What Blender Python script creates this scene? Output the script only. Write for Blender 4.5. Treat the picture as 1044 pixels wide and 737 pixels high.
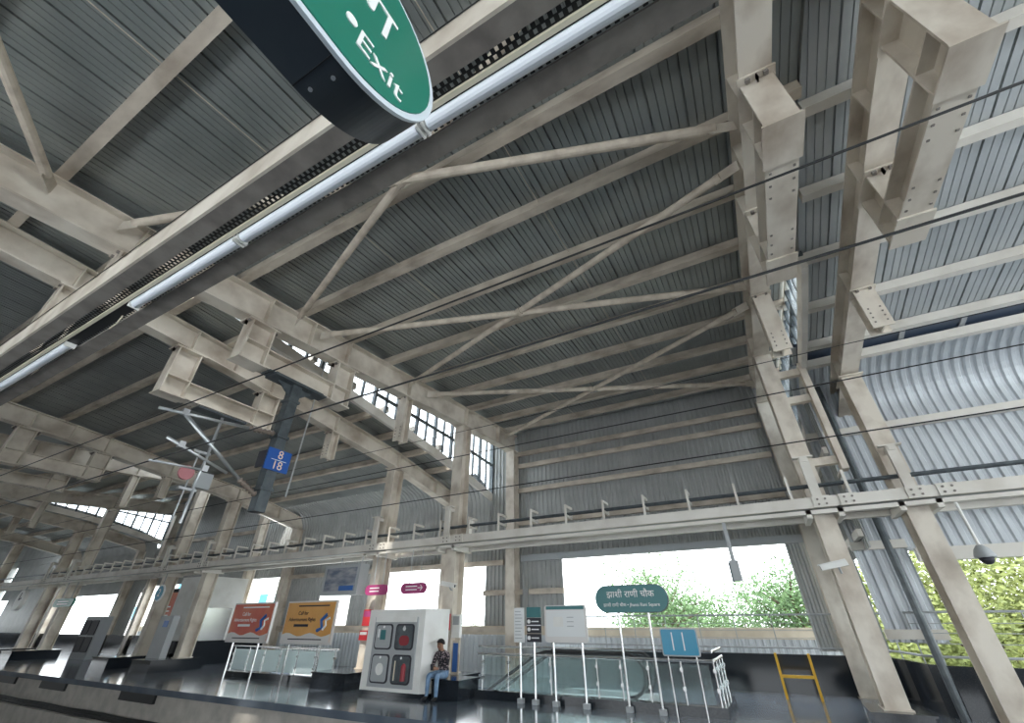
import bpy, math, random
from mathutils import Vector, Matrix
random.seed(7)
for o in list(bpy.data.objects): bpy.data.objects.remove(o)
SC = bpy.context.scene
COL = SC.collection
# ------------------------------------------------------------------ camera
H_EYE = 1.6
def cam_axes(p, a, r):
    p, a, r = (math.radians(v) for v in (p, a, r))
    Z = Vector((0, math.cos(p), math.sin(p))); F = Vector((0, -math.sin(p), math.cos(p))); R = Vector((1, 0, 0))
    Xw = -(F*math.cos(a) - R*math.sin(a)); Yw = F*math.sin(a) + R*math.cos(a)
    def q(v): return Vector((v.x*math.cos(r) - v.y*math.sin(r), v.x*math.sin(r) + v.y*math.cos(r), v.z))
    rows = [q(Xw), q(Yw), q(Z)]
    right = Vector([w.x for w in rows]); up = Vector([w.y for w in rows]); fwd = Vector([w.z for w in rows])
    return right, up, fwd
cd = bpy.data.cameras.new('camera'); cam = bpy.data.objects.new('camera', cd); COL.objects.link(cam)
r_, u_, f_ = cam_axes(32.139, 61.448, .172)
cam.matrix_world = Matrix(((r_.x, u_.x, -f_.x, 0), (r_.y, u_.y, -f_.y, 0), (r_.z, u_.z, -f_.z, H_EYE), (0, 0, 0, 1)))
cd.sensor_fit = 'HORIZONTAL'; cd.sensor_width = 36; cd.lens = 422.3/1044*36; cd.clip_start = .05; cd.clip_end = 800
SC.camera = cam
# ------------------------------------------------------------------ world, sun, exposure
W = bpy.data.worlds.new('sky'); SC.world = W; W.use_nodes = True
wn = W.node_tree.nodes; wl = W.node_tree.links
bg = wn['Background']; bg.inputs['Color'].default_value = (.90, .96, 1.0, 1); bg.inputs['Strength'].default_value = 3.4
sd = bpy.data.lights.new('sun', 'SUN'); sd.energy = 3.2; sd.angle = math.radians(3); sd.color = (1, .95, .86)
sun = bpy.data.objects.new('sun', sd); COL.objects.link(sun); sun.rotation_euler = (math.radians(38), math.radians(12), 0)
SC.view_settings.view_transform = 'Standard'; SC.view_settings.look = 'None'
SC.view_settings.gamma = 1; SC.view_settings.use_curve_mapping = False
SC.view_settings.exposure = 0.66
# ------------------------------------------------------------------ helpers
class MB:
    def __init__(s): s.v = []; s.f = []; s.m = []
    def quad(s, a, b, c, d, mi=0):
        n = len(s.v); s.v += [a, b, c, d]; s.f.append((n, n+1, n+2, n+3)); s.m.append(mi); return s
    def poly(s, pts, mi=0):
        n = len(s.v); s.v += list(pts); s.f.append(tuple(range(n, n+len(pts)))); s.m.append(mi); return s
    def loft(s, rings, mi=0, cap=True, closed=True):
        n0 = len(s.v); k = len(rings[0])
        for r in rings: s.v += [tuple(p) for p in r]
        for i in range(len(rings)-1):
            for j in range(k if closed else k-1):
                a = n0+i*k+j; b = n0+i*k+(j+1) % k
                s.f.append((a, b, b+k, a+k)); s.m.append(mi)
        if cap:
            s.f.append(tuple(n0+j for j in reversed(range(k)))); s.m.append(mi)
            s.f.append(tuple(n0+(len(rings)-1)*k+j for j in range(k))); s.m.append(mi)
        return s
    def box(s, x0, x1, y0, y1, z0, z1, mi=0):
        return s.loft([[(x0, y0, z), (x1, y0, z), (x1, y1, z), (x0, y1, z)] for z in (z0, z1)], mi)
    def bar(s, p, q, w, h, up=(0, 0, 1), mi=0):
        p = Vector(p); q = Vector(q); d = (q-p).normalized(); u = Vector(up)
        r = d.cross(u)
        if r.length < 1e-4: r = d.cross(Vector((0, 1, 0)))
        r.normalize(); u = r.cross(d)
        ring = lambda c: [c-r*w/2-u*h/2, c+r*w/2-u*h/2, c+r*w/2+u*h/2, c-r*w/2+u*h/2]
        return s.loft([ring(p), ring(q)], mi)
    def tube(s, pts, r, n=8, mi=0, cap=True):
        pts = [Vector(p) for p in pts]; rings = []; rr = r if isinstance(r, (list, tuple)) else [r]*len(pts)
        pu = None
        for i, p in enumerate(pts):
            d = (pts[min(i+1, len(pts)-1)]-pts[max(i-1, 0)]).normalized()
            if pu is None:
                a = d.cross(Vector((0, 0, 1)))
                if a.length < 1e-3: a = d.cross(Vector((1, 0, 0)))
            else: a = pu - d*pu.dot(d)
            a.normalize(); pu = a; b = d.cross(a)
            rings.append([p+(a*math.cos(t)+b*math.sin(t))*rr[i] for t in (2*math.pi*j/n for j in range(n))])
        return s.loft(rings, mi, cap)
    def stadium(s, x0, x1, z0, z1, y0, y1, axis='x', n=8, mi=0, rad=None):
        """rounded slab whose face lies in the x-z plane (axis x) or the y-z plane (axis y)"""
        r = (z1-z0)/2 if rad is None else rad; pts = []
        for cx, cz, a0 in ((x1-r, z0+r, -90), (x1-r, z1-r, 0), (x0+r, z1-r, 90), (x0+r, z0+r, 180)):
            for i in range(n+1):
                a = math.radians(a0+90*i/n); pts.append((cx+r*math.cos(a), cz+r*math.sin(a)))
        mk = (lambda a, b, d: (a, d, b)) if axis == 'x' else (lambda a, b, d: (d, a, b))
        return s.loft([[mk(a, b, d) for a, b in pts] for d in (y0, y1)], mi)
    def mesh(s, name, mats, org=(0, 0, 0), smooth=False):
        me = bpy.data.meshes.new(name)
        me.from_pydata([(v[0]-org[0], v[1]-org[1], v[2]-org[2]) for v in s.v], [], s.f)
        for m in (mats if isinstance(mats, (list, tuple)) else [mats]): me.materials.append(m)
        me.polygons.foreach_set('material_index', s.m)
        if smooth: me.polygons.foreach_set('use_smooth', [True]*len(s.f))
        import bmesh
        bm = bmesh.new(); bm.from_mesh(me); bmesh.ops.recalc_face_normals(bm, faces=bm.faces); bm.to_mesh(me); bm.free()
        return me
    def build(s, name, mats, parent=None, smooth=False, **tags):
        org = Vector((0, 0, 0))
        if parent is not None: org = world_loc(parent)
        else:
            xs = [v[0] for v in s.v]; ys = [v[1] for v in s.v]; zs = [v[2] for v in s.v]
            org = Vector(((min(xs)+max(xs))/2, (min(ys)+max(ys))/2, min(zs)))
        o = bpy.data.objects.new(name, s.mesh(name, mats, org, smooth)); COL.objects.link(o)
        if parent is not None: o.parent = parent
        else: o.location = org
        return tag(o, **tags)
def world_loc(o):
    l = Vector(o.location); p = o.parent
    while p is not None: l += Vector(p.location); p = p.parent
    return l
def tag(o, label=None, cat=None, group=None, kind=None):
    if label: o['label'] = label
    if cat: o['category'] = cat
    if group: o['group'] = group
    if kind: o['kind'] = kind
    return o
def thing(name, loc, label=None, cat=None, group=None, kind=None):
    o = bpy.data.objects.new(name, None); COL.objects.link(o); o.location = loc; o.empty_display_size = .1
    return tag(o, label, cat, group, kind)
def inst(me, name, parent=None, loc=(0, 0, 0), **tags):
    o = bpy.data.objects.new(name, me); COL.objects.link(o); o.location = loc
    if parent is not None: o.parent = parent; o.location = Vector(loc)-world_loc(parent)
    return tag(o, **tags)
def copy_tree(o, parent=None, offset=None):
    c = o.copy(); COL.objects.link(c); c.parent = parent
    if offset is not None: c.location = Vector(o.location)+Vector(offset)
    for ch in [k for k in o.children]: copy_tree(ch, c)
    return c
def lettering(text, size, origin, xdir, updir, mat, parent, name='lettering', align='CENTER', depth=.002):
    cu = bpy.data.curves.new('t', 'FONT'); cu.body = text; cu.size = size; cu.align_x = align; cu.align_y = 'CENTER'; cu.extrude = depth
    t = bpy.data.objects.new('t', cu); COL.objects.link(t)
    dg = bpy.context.evaluated_depsgraph_get(); dg.update()
    me = bpy.data.meshes.new_from_object(t.evaluated_get(dg)); me.name = name
    bpy.data.objects.remove(t)
    x = Vector(xdir).normalized(); u = Vector(updir).normalized(); n = x.cross(u)
    me.transform(Matrix(((x.x, u.x, n.x, 0), (x.y, u.y, n.y, 0), (x.z, u.z, n.z, 0), (0, 0, 0, 1))))
    me.materials.clear(); me.materials.append(mat)
    o = bpy.data.objects.new(name, me); COL.objects.link(o); o.parent = parent
    o.location = Vector(origin)-world_loc(parent)
    return o
# ------------------------------------------------------------------ materials
def mat(name, col, rough=.6, metal=0, col2=None, scale=6, lo=.35, hi=.7, bump=0, spec=.5, alpha=1, trans=0, emit=0, stretch=(1, 1, 1), detail=6):
    m = bpy.data.materials.new(name); m.use_nodes = True; nt = m.node_tree; b = nt.nodes['Principled BSDF']
    b.inputs['Base Color'].default_value = (*col, 1); b.inputs['Roughness'].default_value = rough; b.inputs['Metallic'].default_value = metal
    b.inputs['Specular IOR Level'].default_value = spec
    if trans: b.inputs['Transmission Weight'].default_value = trans
    if alpha < 1: b.inputs['Alpha'].default_value = alpha
    if emit: b.inputs['Emission Color'].default_value = (*col, 1); b.inputs['Emission Strength'].default_value = emit
    if col2:
        g = nt.nodes.new('ShaderNodeNewGeometry'); mp = nt.nodes.new('ShaderNodeMapping'); mp.inputs['Scale'].default_value = stretch
        n = nt.nodes.new('ShaderNodeTexNoise'); n.inputs['Scale'].default_value = scale; n.inputs['Detail'].default_value = detail
        r = nt.nodes.new('ShaderNodeValToRGB'); r.color_ramp.elements[0].position = lo; r.color_ramp.elements[1].position = hi
        r.color_ramp.elements[0].color = (*col, 1); r.color_ramp.elements[1].color = (*col2, 1)
        nt.links.new(g.outputs['Position'], mp.inputs['Vector']); nt.links.new(mp.outputs['Vector'], n.inputs['Vector'])
        nt.links.new(n.outputs['Fac'], r.inputs['Fac']); nt.links.new(r.outputs['Color'], b.inputs['Base Color'])
        if bump:
            bn = nt.nodes.new('ShaderNodeBump'); bn.inputs['Strength'].default_value = bump; bn.inputs['Distance'].default_value = .02
            nt.links.new(n.outputs['Fac'], bn.inputs['Height']); nt.links.new(bn.outputs['Normal'], b.inputs['Normal'])
    return m
M = {}
M['cream'] = mat('cream_paint', (.72, .66, .57), .55, col2=(.40, .33, .26), scale=2.0, lo=.43, hi=.74, stretch=(1, .6, .7), detail=9)
M['cream_clean'] = mat('cream_paint_clean', (.72, .69, .63), .5, col2=(.56, .52, .46), scale=1.3, lo=.45, hi=.75)
M['purlin'] = mat('purlin_paint', (.60, .53, .44), .6, col2=(.36, .30, .24), scale=3, lo=.4, hi=.7, stretch=(.5, 1, 1))
M['pipe'] = mat('pipe_paint', (.66, .58, .48), .6, col2=(.42, .35, .28), scale=4, lo=.4, hi=.75)
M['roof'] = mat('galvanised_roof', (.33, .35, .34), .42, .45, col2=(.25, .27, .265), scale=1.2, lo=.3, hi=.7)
M['roof_lit'] = mat('galvanised_roof_lit', (.50, .53, .54), .45, .35, col2=(.40, .43, .44), scale=1.2, lo=.3, hi=.7)  # same roof sheet, made paler to carry the stronger light of the right bay
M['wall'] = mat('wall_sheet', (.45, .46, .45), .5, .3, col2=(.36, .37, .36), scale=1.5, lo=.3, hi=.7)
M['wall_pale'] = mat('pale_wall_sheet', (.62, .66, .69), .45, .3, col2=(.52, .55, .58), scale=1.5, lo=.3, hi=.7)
M['beige'] = mat('beige_band', (.66, .58, .46), .7, col2=(.56, .48, .37), scale=3)
M['brown'] = mat('brown_shaded_channel', (.26, .235, .21), .7, col2=(.17, .15, .135), scale=5, lo=.4, hi=.7)  # brown with the shade of downward channel faces mixed in; also colours bolts
M['black'] = mat('black_steel', (.015, .016, .018), .5)
M['granite'] = mat('black_granite', (.012, .016, .022), .12, col2=(.03, .034, .04), scale=60, lo=.45, hi=.7)
M['floor'] = mat('polished_floor', (.10, .125, .16), .13, col2=(.16, .185, .22), scale=1.2, lo=.35, hi=.7)
M['concrete'] = mat('concrete', (.52, .49, .45), .85, col2=(.38, .36, .33), scale=3, lo=.35, hi=.7, bump=.2)
M['ballast'] = mat('track_slab', (.05, .05, .05), .9, col2=(.10, .095, .09), scale=4, bump=.4)
M['rail'] = mat('rail_steel', (.28, .22, .18), .35, .8)
M['steel'] = mat('stainless_steel', (.72, .72, .72), .25, .9)
M['galv'] = mat('galvanised_tube', (.62, .64, .66), .35, .8)
M['darkgrey'] = mat('dark_grey_mast', (.07, .085, .095), .45, .3, col2=(.13, .15, .16), scale=5)
M['white'] = mat('white_panel', (.82, .82, .79), .5, col2=(.70, .69, .65), scale=2, lo=.45, hi=.8)
M['tube'] = mat('lamp_diffuser', (.80, .84, .90), .3, emit=0)
M['ivory'] = mat('ivory_conduit', (.78, .72, .56), .5)
M['green'] = mat('sign_green', (.01, .19, .13), .35)
M['teal'] = mat('sign_teal', (.03, .17, .18), .35)
M['sign_dark'] = mat('sign_casing_dark', (.018, .03, .045), .3, col2=(.05, .06, .07), scale=3)
M['sign_trim'] = mat('sign_trim', (.68, .76, .82), .35)
M['letter'] = mat('white_letter', (.92, .93, .92), .5)
M['blue'] = mat('blue_plate', (.01, .09, .38), .4)
M['orange_letter'] = mat('orange_letter', (.95, .72, .52), .5)
M['bluepanel'] = mat('blue_panel', (.02, .27, .44), .3)
M['pink'] = mat('magenta_sign', (.42, .06, .20), .4)
M['pinkdisc'] = mat('faded_pink', (.55, .22, .24), .5)
M['red_dark'] = mat('dull_red', (.28, .03, .04), .5)
M['red'] = mat('red_paint', (.62, .04, .05), .4)
M['poster_red'] = mat('poster_red', (.60, .10, .07), .4, col2=(.72, .26, .12), scale=1.0)
M['poster_orange'] = mat('poster_orange', (.70, .34, .08), .4, col2=(.80, .44, .14), scale=1.0)
M['poster_blue'] = mat('poster_blue', (.03, .13, .42), .4)
M['poster_foot'] = mat('poster_foot', (.74, .72, .70), .5)
M['ink'] = mat('dark_ink', (.03, .03, .04), .6)
M['paper'] = mat('paper', (.78, .80, .80), .35)
M['yellow'] = mat('yellow_paint', (.80, .46, .02), .45)
M['grey'] = mat('grey_paint', (.40, .42, .43), .5)
M['rubber'] = mat('black_handrail', (.02, .02, .022), .4)
M['insul'] = mat('insulator', (.20, .16, .13), .3)
M['screen'] = mat('dark_screen', (.16, .19, .25), .12, col2=(.42, .42, .44), scale=2.5, stretch=(1, 1, 3))
M['bark'] = mat('bark', (.10, .075, .05), .9)
M['leaf_a'] = mat('leaf_green', (.09, .17, .055), .6)
M['leaf_b'] = mat('leaf_yellow_green', (.21, .25, .07), .6)
M['leaf_c'] = mat('leaf_soft_green', (.11, .20, .08), .6)
M['skin'] = mat('skin', (.30, .16, .10), .55)
M['hair'] = mat('hair', (.01, .009, .008), .6)
M['jeans'] = mat('jeans', (.13, .23, .38), .85, col2=(.25, .36, .50), scale=12)
M['shirt'] = mat('check_shirt', (.02, .018, .024), .85, col2=(.30, .24, .25), scale=26, lo=.56, hi=.6, detail=0)
M['shoe'] = mat('shoe', (.012, .012, .013), .5)
M['ground'] = mat('street_ground', (.30, .27, .22), .9, col2=(.20, .22, .14), scale=.2)
M['bldg'] = mat('building_wall', (.74, .74, .72), .8, col2=(.64, .63, .60), scale=.4)
M['skylite'] = mat('smoked_strip', (.05, .075, .12), .35)
def glass(name, col, a, rough=.05):
    m = bpy.data.materials.new(name); m.use_nodes = True; nt = m.node_tree; nt.nodes.clear()
    o = nt.nodes.new('ShaderNodeOutputMaterial'); mx = nt.nodes.new('ShaderNodeMixShader'); t = nt.nodes.new('ShaderNodeBsdfTransparent'); p = nt.nodes.new('ShaderNodeBsdfPrincipled')
    p.inputs['Base Color'].default_value = (*col, 1); p.inputs['Roughness'].default_value = rough; t.inputs['Color'].default_value = (*[min(1, .6+.4*c) for c in col], 1)
    mx.inputs[0].default_value = a; nt.links.new(t.outputs[0], mx.inputs[1]); nt.links.new(p.outputs[0], mx.inputs[2]); nt.links.new(mx.outputs[0], o.inputs[0]); return m
M['glass'] = glass('clear_glass', (.75, .86, .86), .09)
M['glass_milky'] = glass('frosted_glass', (.78, .88, .88), .62, .3)
M['glass_win'] = glass('window_glass', (.9, .95, 1), .08)
# ------------------------------------------------------------------ layout numbers
WF = .36                                            # flange width
U1, L1, R1, R2, L2, U2, U3, L3, L4 = -8.5, -11.6, 1.45, 3.05, -21.9, -25.2, -35.4, -38.6, -48.6
R3 = 13.2
YC0, YC1 = 11.56, 12.08                              # mid-platform columns
YB0, YB1 = 15.4, 15.85                               # rear columns
YW = 15.92                                           # rear wall sheet
PITS = [(0, 7.75), (3, 7.60), (5, 7.45), (7, 7.22), (9, 6.97), (11.5, 6.70), (13.5, 6.33), (15.9, 5.85)]
def zlow(y):                                         # underside of the low girders
    if y <= 0: return 7.75+.02*min(-y, 6)
    for (a, b), (c, d) in zip(PITS, PITS[1:]):
        if y <= c: return b+(d-b)*(y-a)/(c-a)
    return PITS[-1][1]
zhigh = lambda y: 7.0+.064*y
LD = .60
dhigh = lambda y: .68+.006*y
HI = dict(zb=zhigh, zt=lambda y: zhigh(y)+dhigh(y)); LO = dict(zb=zlow, zt=lambda y: zlow(y)+LD)
YN = -6.0                                            # roof end on the camera's side
# ------------------------------------------------------------------ setting: platforms and track
fl = MB()
for x0, x1, y0, y1 in ((-70, 16, 8.3, 11.42), (-70, -17.3, 11.42, 16.0), (-12.2, -9.6, 11.42, 16.0), (-2.9, 16, 11.42, 16.0), (-17.3, -12.2, 13.6, 16.0), (-9.6, -2.9, 12.9, 16.0)):
    fl.box(x0, x1, y0, y1, -.14, 0)
fl.build('floor', M['floor'], kind='structure', label='dark polished stone floor of the far platform', cat=None)
MB().box(-70, 16, -6.5, 1.7, -.14, 0).build('floor_near_platform', M['floor'], kind='structure')
MB().box(-70, 16, 8.42, 8.8, -1.3, -.14).build('wall_platform_edge', M['concrete'], kind='structure')
MB().box(-70, 16, 1.2, 1.55, -1.3, -.14).build('wall_near_platform_edge', M['concrete'], kind='structure')
MB().box(-70, 16, 7.75, 8.42, -1.3, -.75).build('trim_platform_ledge', M['concrete'], kind='structure')
MB().box(-70, 16, 1.5, 7.75, -1.45, -1.3).build('floor_track_slab', M['ballast'], kind='structure')
for i, yy in enumerate((2.45, 3.85, 6.15, 7.35)):
    mb = MB()
    prof = [(-.07, 0), (.07, 0), (.07, .02), (.012, .04), (.012, .11), (.035, .12), (.035, .15), (-.035, .15), (-.035, .12), (-.012, .11), (-.012, .04), (-.07, .02)]
    mb.loft([[(x, yy+a, -1.3+b) for a, b in prof] for x in (-70, 16)])
    mb.build('running_rail', M['rail'], label='rusty running rail on the dark track slab', cat='rail', group='running rails of the two tracks')
for x in (-17.15, -22.9, -27.2, -32.9):
    MB().box(x-.98, x+.98, 8.345, 8.415, -.36, -.15).build('edge_buffer', M['black'], label='black rubber pad on the pale platform edge wall', cat='buffer', group='rubber pads on the platform edge')
for k, yy in enumerate((7.9, 8.02, 8.14)):
    pts = [(x, yy+.04*math.sin(x*1.7+k), -.72+.02*k) for x in [-60+1.2*i for i in range(60)]]
    MB().tube(pts, .035, 5).build('track_cable', M['black'], label='black cable lying on the ledge under the platform edge', cat='cable', group='cables on the platform ledge')
# ------------------------------------------------------------------ steel frames
def isec_y(mb, x, stations, w=WF, tf=.03, tw=.025):
    """I-section running along y; stations = (y, zbottom, ztop)"""
    mb.loft([[(x-w/2, y, b), (x+w/2, y, b), (x+w/2, y, b+tf), (x-w/2, y, b+tf)] for y, b, t in stations])
    mb.loft([[(x-w/2, y, t-tf), (x+w/2, y, t-tf), (x+w/2, y, t), (x-w/2, y, t)] for y, b, t in stations])
    mb.loft([[(x-tw/2, y, b+tf), (x+tw/2, y, b+tf), (x+tw/2, y, t-tf), (x-tw/2, y, t-tf)] for y, b, t in stations])
def isec_z(mb, x, y0, y1, z0, z1, w=WF, tf=.03, tw=.025):
    mb.box(x-w/2, x+w/2, y0, y0+tf, z0, z1); mb.box(x-w/2, x+w/2, y1-tf, y1, z0, z1); mb.box(x-tw/2, x+tw/2, y0+tf, y1-tf, z0, z1)
def plate_z(mb, x, y0, y1, z, w=WF+.06, t=.03): mb.box(x-w/2, x+w/2, y0, y1, z, z+t)
BOLT = None
def girder(x, P, label, group, y_end):
    zb, zt = P['zb'], P['zt']
    g = thing('roof_girder', (x, 4.9, zb(4.9)), label, 'girder', group)
    ys = [YN, -3, 0, 3, 5, 7, 9, 11.5, 13.5, y_end] if P is LO else [YN, y_end]
    mb = MB(); isec_y(mb, x, [(y, zb(y), zt(y)) for y in ys]); mb.build('beam', M['cream'], g)
    for y in (-1.84, 1.35, 3.85, 5.0, 6.15, 8.65, 11.82, 14.2):          # web stiffeners on both faces
        if y > y_end: continue
        mb = MB()
        for s in (-1, 1): mb.box(*sorted((x+s*.015, x+s*(WF/2-.01))), y-.012, y+.012, zb(y)+.03, zt(y)-.03)
        mb.build('stiffener', M['cream'], g)
    zd = 6.27
    bolts = MB()
    for y in (3.85, 6.17):                                                  # drop frame posts
        mb = MB(); z1 = zb(y)-.03
        isec_z(mb, x, y-.27, y+.27, zd+.0, z1-.03)
        plate_z(mb, x, y-.36, y+.36, z1-.03); plate_z(mb, x, y-.30, y+.30, zd-.03)
        pp = mb.build('drop_post', M['cream'], g)
        m2 = MB()
        m2.box(x-WF/2+.01, x+WF/2-.01, y-.24, y+.24, zd+.44, zd+.465)
        m2.build('stiffener', M['cream'], pp)
        for yy in (y-.32, y+.32):
            m3 = MB()
            m3.poly([(x, yy-.02, z1-.03), (x, yy+.0, z1-.03), (x, yy, z1-.15)])
            for dx in (-.1, .1):
                bolts.box(x+dx-.025, x+dx+.025, yy-.025, yy+.025, z1-.075, z1-.03)
                bolts.box(x-.008, x+.008, yy-.03, yy+.03, z1-.13, z1-.03)
    mb = MB(); isec_y(mb, x, [(4.12, zd, zd+.44), (5.90, zd, zd+.44)]); mb.build('drop_beam', M['cream'], g)
    for y in (4.25, 4.45, 4.65, 5.35, 5.55, 5.75):
        for dx in (-.13, .13): bolts.box(x+dx-.014, x+dx+.014, y-.014, y+.014, zd-.012, zd)
    for y in (1.35, 8.65):                                                  # stub hangers
        mb = MB(); z1 = zb(y)-.03; isec_z(mb, x, y-.15, y+.15, 6.12, z1, w=.32); plate_z(mb, x, y-.2, y+.2, z1, .40)
        mb.build('stub_hanger', M['cream'], g)
        for yy in (y-.17, y+.17):
            for dx in (-.1, .1): bolts.box(x+dx-.02, x+dx+.02, yy-.02, yy+.02, z1-.04, z1)
        for k in range(4):
            for dx in (-.09, .09): bolts.box(x+dx-.012, x+dx+.012, y-.165, y-.15, 6.22+k*.1, 6.245+k*.1)
    bolts.build('bolts', M['brown'], g, kind='stuff')
    return g
def column(x, y0, y1, z1, label, group, z0=.0, m='cream', w=WF+.02):
    c = thing('steel_column', (x, (y0+y1)/2, z0), label, 'column', group)
    mb = MB(); isec_z(mb, x, y0, y1, z0, z1-.03, w=w, tf=.035); mb.build('shaft', M[m], c)
    mb = MB(); mb.box(x-w/2-.05, x+w/2+.05, y0-.08, y1+.08, z1-.03, z1); mb.build('cap_plate', M[m], c)
    mb = MB(); mb.box(x-w/2-.03, x+w/2+.03, y0-.05, y1+.05, z0, z0+.02); mb.build('base_plate', M[m], c)
    return c
FR = [(U1, HI, 'cream girder holding the mast with the blue 8 over 18 plate', 'girders of the high roofs'),
      (L1, LO, 'cream curved girder at the low roof edge beside the blue plate mast', 'girders of the low roofs'),
      (R1, HI, 'cream girder over the column with the white bullet camera', 'girders of the high roofs'),
      (R2, LO, 'pale cream girder over the column beside the dome camera', 'girders of the low roofs'),
      (L2, LO, 'dusty curved girder at the far edge of the low roof', 'girders of the low roofs'),
      (U2, HI, 'dusty girder beside the second clerestory window', 'girders of the high roofs'),
      (U3, HI, 'hazy distant girder beyond the second clerestory window', 'girders of the high roofs'),
      (L3, LO, 'hazy distant curved girder above the clock', 'girders of the low roofs'),
      (L4, LO, 'farthest curved girder at the end of the platform', 'girders of the low roofs'),
      (R3, LO, 'pale girder at the outer edge of the bright low roof', 'girders of the low roofs')]
CL = {U1: 'brown steel column behind the seated person', L1: 'cream steel column beside the white fire hose cabinet', R1: 'cream steel column carrying the white bullet camera and standing on a granite plinth',
      R2: 'pale steel column standing beside the hanging dome camera', L2: 'steel column standing beside the grey totem sign', U2: 'steel column beside the round blue 2 sign',
      U3: 'distant steel column beside the green hanging sign', L3: 'distant steel column beside the hanging clock', L4: 'farthest steel column along the platform', R3: 'steel column at the outer end of the bright low roof'}
CB = {U1: 'rear steel column between the wall sheets behind the map board', R1: 'rear steel column against the black granite wall'}
for x, P, lab, grp in FR:
    low = P is LO
    yend = 12.6 if (low and x > 0) else 15.85
    girder(x, P, lab, grp, yend)
    column(x, YC0, YC1, P['zb'](11.8), CL[x], 'columns along the far platform', z0=.25 if x in (R1, R3) else (0 if x == R2 else .39))
    column(x, -2.1, -1.58, P['zb'](-1.84), 'steel column on the near platform under ' + lab.replace('cream ', '').replace('dusty ', ''), 'columns along the near platform')
    if not low: column(x, YB0, YB1, zhigh(15.6), CB.get(x, 'rear steel column against the far corrugated wall'), 'rear columns', m='cream')
    elif x < 0: column(x, YB0, YB1, zlow(15.6), 'rear steel column under the low eaves of the curved sheeting', 'rear columns', m='cream')
# granite plinths
for x in (R1, R3):
    MB().box(x-.42, x+.42, 11.28, 12.36, 0, .22).box(x-.46, x+.46, 11.24, 12.40, .22, .25).build('column_plinth', M['granite'], label={R1: 'low granite plinth under the column with the bullet camera', R2: 'low granite plinth under the pale column by the dome camera'}.get(x, 'low granite plinth at the outer end of the platform'), cat='plinth', group='granite plinths')
for x, lb in ((L1, 'granite bench plinth around the column beside the fire hose cabinet'), (U1, 'granite plinth hidden behind the fire hose cabinet'), (L2, 'granite bench plinth beside the grey totem sign'), (U2, 'granite bench plinth under the column by the round 2 sign'), (U3, 'granite bench plinth under the green hanging sign'), (L3, 'granite bench plinth under the clock'), (L4, 'farthest granite bench plinth on the platform')):
    y0 = 11.2 if x == U1 else 10.35
    MB().box(x-.68, x+.68, y0+.03, 12.35, 0, .36).box(x-.72, x+.72, y0, 12.38, .36, .39).build('column_plinth', M['granite'], label=lb, cat='plinth', group='granite plinths')
# ------------------------------------------------------------------ roofs
def roof_profile(width, seam=.035, n=4, rib=.018, h=.02):
    pts = [(0, .06), (seam*.5, .06), (seam*.5, 0)]
    pitch = (width-seam)/n
    for k in range(1, n):
        c = seam*.5+k*pitch
        pts += [(c-rib/2, 0), (c-rib/2+.006, h), (c+rib/2-.006, h), (c+rib/2, 0)]
    pts += [(width-seam*.5, 0), (width-seam*.5, .06), (width, .06)]
    return pts
def trap_profile(width, pitch=.2, h=.045, top=.07, slope=.025):
    pts = []; n = round(width/pitch)
    for k in range(n):
        b = k*pitch
        pts += [(b, 0), (b+pitch-top-2*slope, 0), (b+pitch-top-slope, h), (b+pitch-slope, h)]
    pts.append((n*pitch, 0)); return pts
def sheet_mesh(name, prof, path, material, up=1):
    """profile (dx, dn) swept along path [(y, z)] ; dn is offset to the outside (path left normal * up)"""
    mb = MB(); rings = []
    for i, (y, z) in enumerate(path):
        a = path[max(i-1, 0)]; b = path[min(i+1, len(path)-1)]
        ty, tz = b[0]-a[0], b[1]-a[1]; l = math.hypot(ty, tz); ny, nz = -tz/l*up, ty/l*up
        rings.append([(dx, y+ny*dn, z+nz*dn) for dx, dn in prof])
    mb.loft(rings, cap=False, closed=False)
    return mb.mesh(name, material)
def purl_y(y0, y1, s=1.5, off=.1):
    r = []; y = off
    while y > y0+.2: y -= s
    while y <= y1:
        if y >= y0: r.append(y)
        y += s
    return r
def purlin(x0, x1, y, z, label, group, h=.2, b=.085, m='purlin'):
    mb = MB(); t = .05
    prof = [(-b, 0), (b, 0), (b, .03), (b-.015, .045), (b-.015, h), (-b, h)]
    mb.loft([[(x, y+a, z+c) for a, c in prof] for x in (x0, x1)])
    return mb.build('roof_purlin', M[m], label=label, cat='purlin', group=group)
PH = .2
ORD = 'first second third fourth fifth sixth seventh eighth ninth tenth eleventh twelfth thirteenth fourteenth fifteenth sixteenth'.split()
zroof_hi = lambda y: zhigh(y)+dhigh(y)+PH+.01
zroof_lo = lambda y: zlow(y)+LD+PH+.01
def high_bay(x0, x1, desc, desc2):
    r = thing('ceiling_high_roof', ((x0+x1)/2, 5, zroof_hi(5)), kind='structure')
    n = round((x1-x0)/.5); w = (x1-x0)/n
    me = sheet_mesh('roof_sheet', roof_profile(w), [(YN, zroof_hi(YN)), (16.3, zroof_hi(16.3))], M['roof'])
    for k in range(n): inst(me, 'roof_sheet', r, (x0+k*w, 0, 0))
    for i, y in enumerate(reversed(purl_y(-4.5, 15.6))): purlin(x0+.02, x1-.02, y, zhigh(y)+dhigh(y)+.005, 'dusty purlin under %s, %s from the rear wall' % (desc, ORD[i]), 'purlins under '+desc)
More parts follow.
